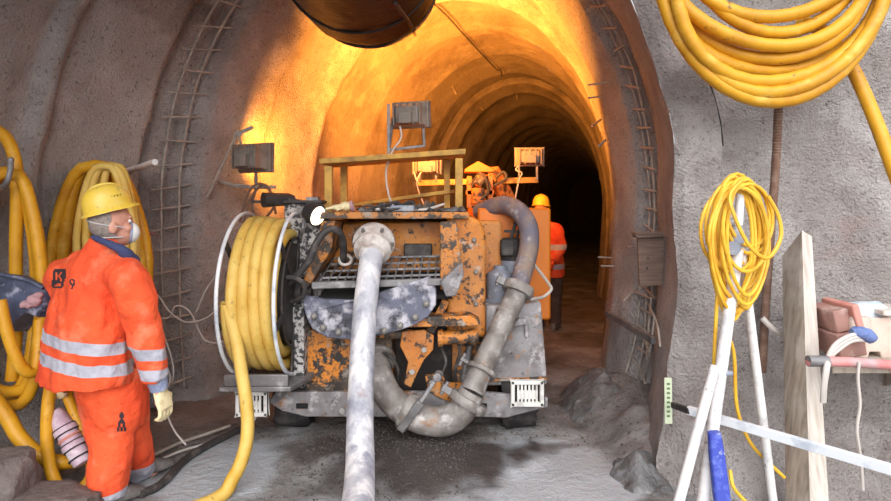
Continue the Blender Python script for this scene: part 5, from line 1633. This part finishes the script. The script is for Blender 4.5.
# pale bar across, with its bracket on the collar
sb_ = thing('levelling_bar', 'long pale aluminium bar running across behind the tripod from a bracket on the collar', 'bar', P(690, 415, 3.2))
a, b = P(688, 410, 3.22), P(893, 470, 2.52)
m = MB(); m.beam(a, b + (b - a) * 0.25, 0.03, 0.045); m.build('bar', 'alu', sb_, bevel=0.003)
m = MB(); m.beam(P(673, 405, 3.46), P(690, 411, 3.2), 0.03, 0.035); m.build('bracket', 'dark_steel', sb_, bevel=0.006)
gl = thing('marker_strip', 'small upright pale green printed strip on the collar beside the bar bracket', 'marker', P(668, 425, 3.46))
m = MB(); panel(m, [(664.5, 378), (672, 378), (672.5, 424), (665, 424)], 3.50, 0.012); pl = m.build('plate', 'green_label', gl, bevel=0.002)
m = MB()
for k in range(8):
    y = 383 + 4.6 * k
    panel(m, [(667, y), (670, y), (670, y + 2), (667, y + 2)], 3.497, 0.004)
m.build('print', 'green_ink', pl, smooth=False)

# leaning plank
pk = MB()
b0, b1, b2 = P(786, 560, 3.02), P(812, 560, 2.86), P(832, 560, 2.96)
t0, t1, t2 = P(782, 256, 3.40), P(802, 230, 3.25), P(812, 236, 3.33)
b3 = b0 + (b2 - b1); t3 = t0 + (t2 - t1)
bm_ = pk.bm
for q in (b0, b1, b2, b3):
    q.z = max(q.z, -0.02)
pk.loft([[b0, b1, b2, b3], [t0, t1, t2, t3]])
pkt = thing('plank', 'thick weathered timber plank leaning upright against the front wall', 'plank', b1)
po = pk.build('board', 'wood', pkt, bevel=0.004, smooth=False)
po.data.materials.append(M['wood_edge'])
for f in po.data.polygons:
    n_ = f.normal
    if n_.x > 0.35 and abs(n_.z) < 0.6 and n_.y < 0.2:
        f.material_index = 1

# shelf on the front wall with the red pipe along its edge
sh = thing('wall_shelf', 'narrow board shelf with brackets on the front wall beside the plank', 'shelf', P(855, 378, 3.1))
sz = P(0, 367, 2.95).z
x0, x1 = P(831, 367, 2.95).x, 3.2
xb = P(830, 0, 3.62).x
m = MB(); m.prism([Vector((x0, 2.94, sz - .03)), Vector((x1, 2.94, sz - .03)), Vector((x1, 3.56, sz - .03)), Vector((xb, 3.64, sz - .03))], (0, 0, .03)); m.build('board', 'wood', sh, bevel=0.004)
m = MB(); m.prism([Vector((x0 + .75, 3.62, sz - .03)), Vector((x0 + .75, 3.05, sz - .03)), Vector((x0 + .75, 3.62, sz - .3))], (0.04, 0, 0)); m.build('shelf_bracket', 'wood', sh, bevel=0.003)
pi_ = MB(); pi_.tube([P(808, 361, 2.88), P(850, 362, 2.88), P(893, 365, 2.88), P(960, 367, 2.88)], 0.024, 14)
po = thing('red_pipe', 'dusty red pipe with a grey end lying along the front edge of the shelf', 'pipe', P(850, 365, 2.88))
pi_.build('pipe', 'pink_pipe', po)
m = MB(); m.tube([P(808, 361, 2.88), P(828, 361.4, 2.88)], 0.027, 14); m.build('sleeve', 'steel', po, label='grey end sleeve')
cs = thing('tool_case', 'dusty brown case with a red front edge leaning on the shelf against the wall', 'case', P(838, 362, 3.2))
R_ = Matrix.Rotation(math.radians(-16), 3, 'Y')
c1 = P(834, 340, 3.22)
m = MB(); m.box((c1.x - .045, 3.10, sz + .006), (c1.x + .10, 3.34, sz + .135), Matrix.Rotation(math.radians(-8), 3, 'Y'), (c1.x, 3.2, sz)); m.build('lower_box', 'case', cs, bevel=0.008)
m = MB(); m.box((c1.x - .055, 3.12, sz + .14), (c1.x + .03, 3.34, sz + .26), Matrix.Rotation(math.radians(-12), 3, 'Y'), (c1.x, 3.2, sz + .17)); m.build('upper_box', 'case', cs, bevel=0.008)
m = MB(); m.box((c1.x + .03, 3.08, sz + .12), (c1.x + .068, 3.34, sz + .28), Matrix.Rotation(math.radians(-14), 3, 'Y'), (c1.x, 3.2, sz + .17)); m.build('red_edge', 'case_red', cs, bevel=0.008, label='dusty red edge panel')
tr_ = thing('timber_trestle', 'cream timber block with a notch standing on the shelf under the pale blue sack', 'timber', P(866, 362, 3.2))
m = MB(); panel(m, [(852, 366), (852, 340), (866, 340), (866, 318), (888, 318), (888, 310), (930, 310), (930, 366), (884, 366), (880, 352), (870, 352), (866, 366)], 3.14, 0.2); m.build('block', 'cream', tr_, bevel=0.006)
m = MB(); m.box(P(884, 316, 3.10), P(930, 311, 3.10) + Vector((0, .24, 0))); m.build('top_batten', 'wood_edge', tr_, bevel=0.004)
sk_ = MB(); c2 = P(866, 308, 3.24)
sk_.loft([ring(c2 + Vector((0.0, 0, z)), Vector((1, 0, 0)), w_, Vector((0, 1, 0)), d_, 20, 4) for z, w_, d_ in ((-.05, .075, .06), (-.04, .085, .07), (0.01, .088, .07), (.028, .07, .055))]); sk_.displace(0.012, 14)
tag(sk_.build('sack', 'paper'), 'crumpled pale blue paper sack lying on top of the cream timber block', 'sack')
m = MB(); c3 = P(859, 326, 3.12); m.loft([ring(c3 + Vector((0, 0, z)), Vector((1, 0, 0)), w_, Vector((0, 1, 0)), .03, 16, 4) for z, w_ in ((-.06, .04), (-.03, .052), (.03, .054), (.05, .05))]); m.displace(.006, 20)
tag(m.build('cloth_pad', 'cream'), 'beige padded bundle between the case and the cream timber block', 'bundle')
cw = thing('taped_cable', 'pale cables bound with blue tape, hooked over the red pipe on the shelf', 'cable', P(845, 362, 3.02))
for k in range(3):
    m = MB(); m.tube([P(868, 334 + 3 * k, 3.04), P(852, 335 + 3 * k, 3.0), P(838, 342 + 4 * k, 2.97), P(830, 352 + 3 * k, 2.93), P(826 + k, 366, 2.845), P(823 + k, 386, 2.84), P(822 + k, 402, 2.86)], 0.0105, 8, 8); m.build('cable', 'cable', cw)
m = MB(); m.tube([P(852, 333, 3.02), P(860, 332, 3.02), P(868, 336, 3.03), P(872, 338, 3.04)], [.022, .030, .036, .028], 14, 5); m.displace(.006, 40); m.build('tape', 'blue_tape', cw, label='crumpled blue tape')
m = MB(); m.tube([P(859, 362, 2.852), P(858, 380, 2.85), P(860, 405, 2.85), P(857, 430, 2.85), P(861, 460, 2.86), P(863, 490, 2.87)], 0.007, 8, 8); tag(m.build('string', 'cable'), 'thin pale string hanging from the red pipe', 'string')
m = MB(); m.tube([P(762, 318, 3.42), P(772, 328, 3.40), P(783, 336, 3.40)], 0.016, 8, 8); tag(m.build('conduit', 'cable'), 'short pale conduit curving behind the plank from the rusty rod', 'conduit')
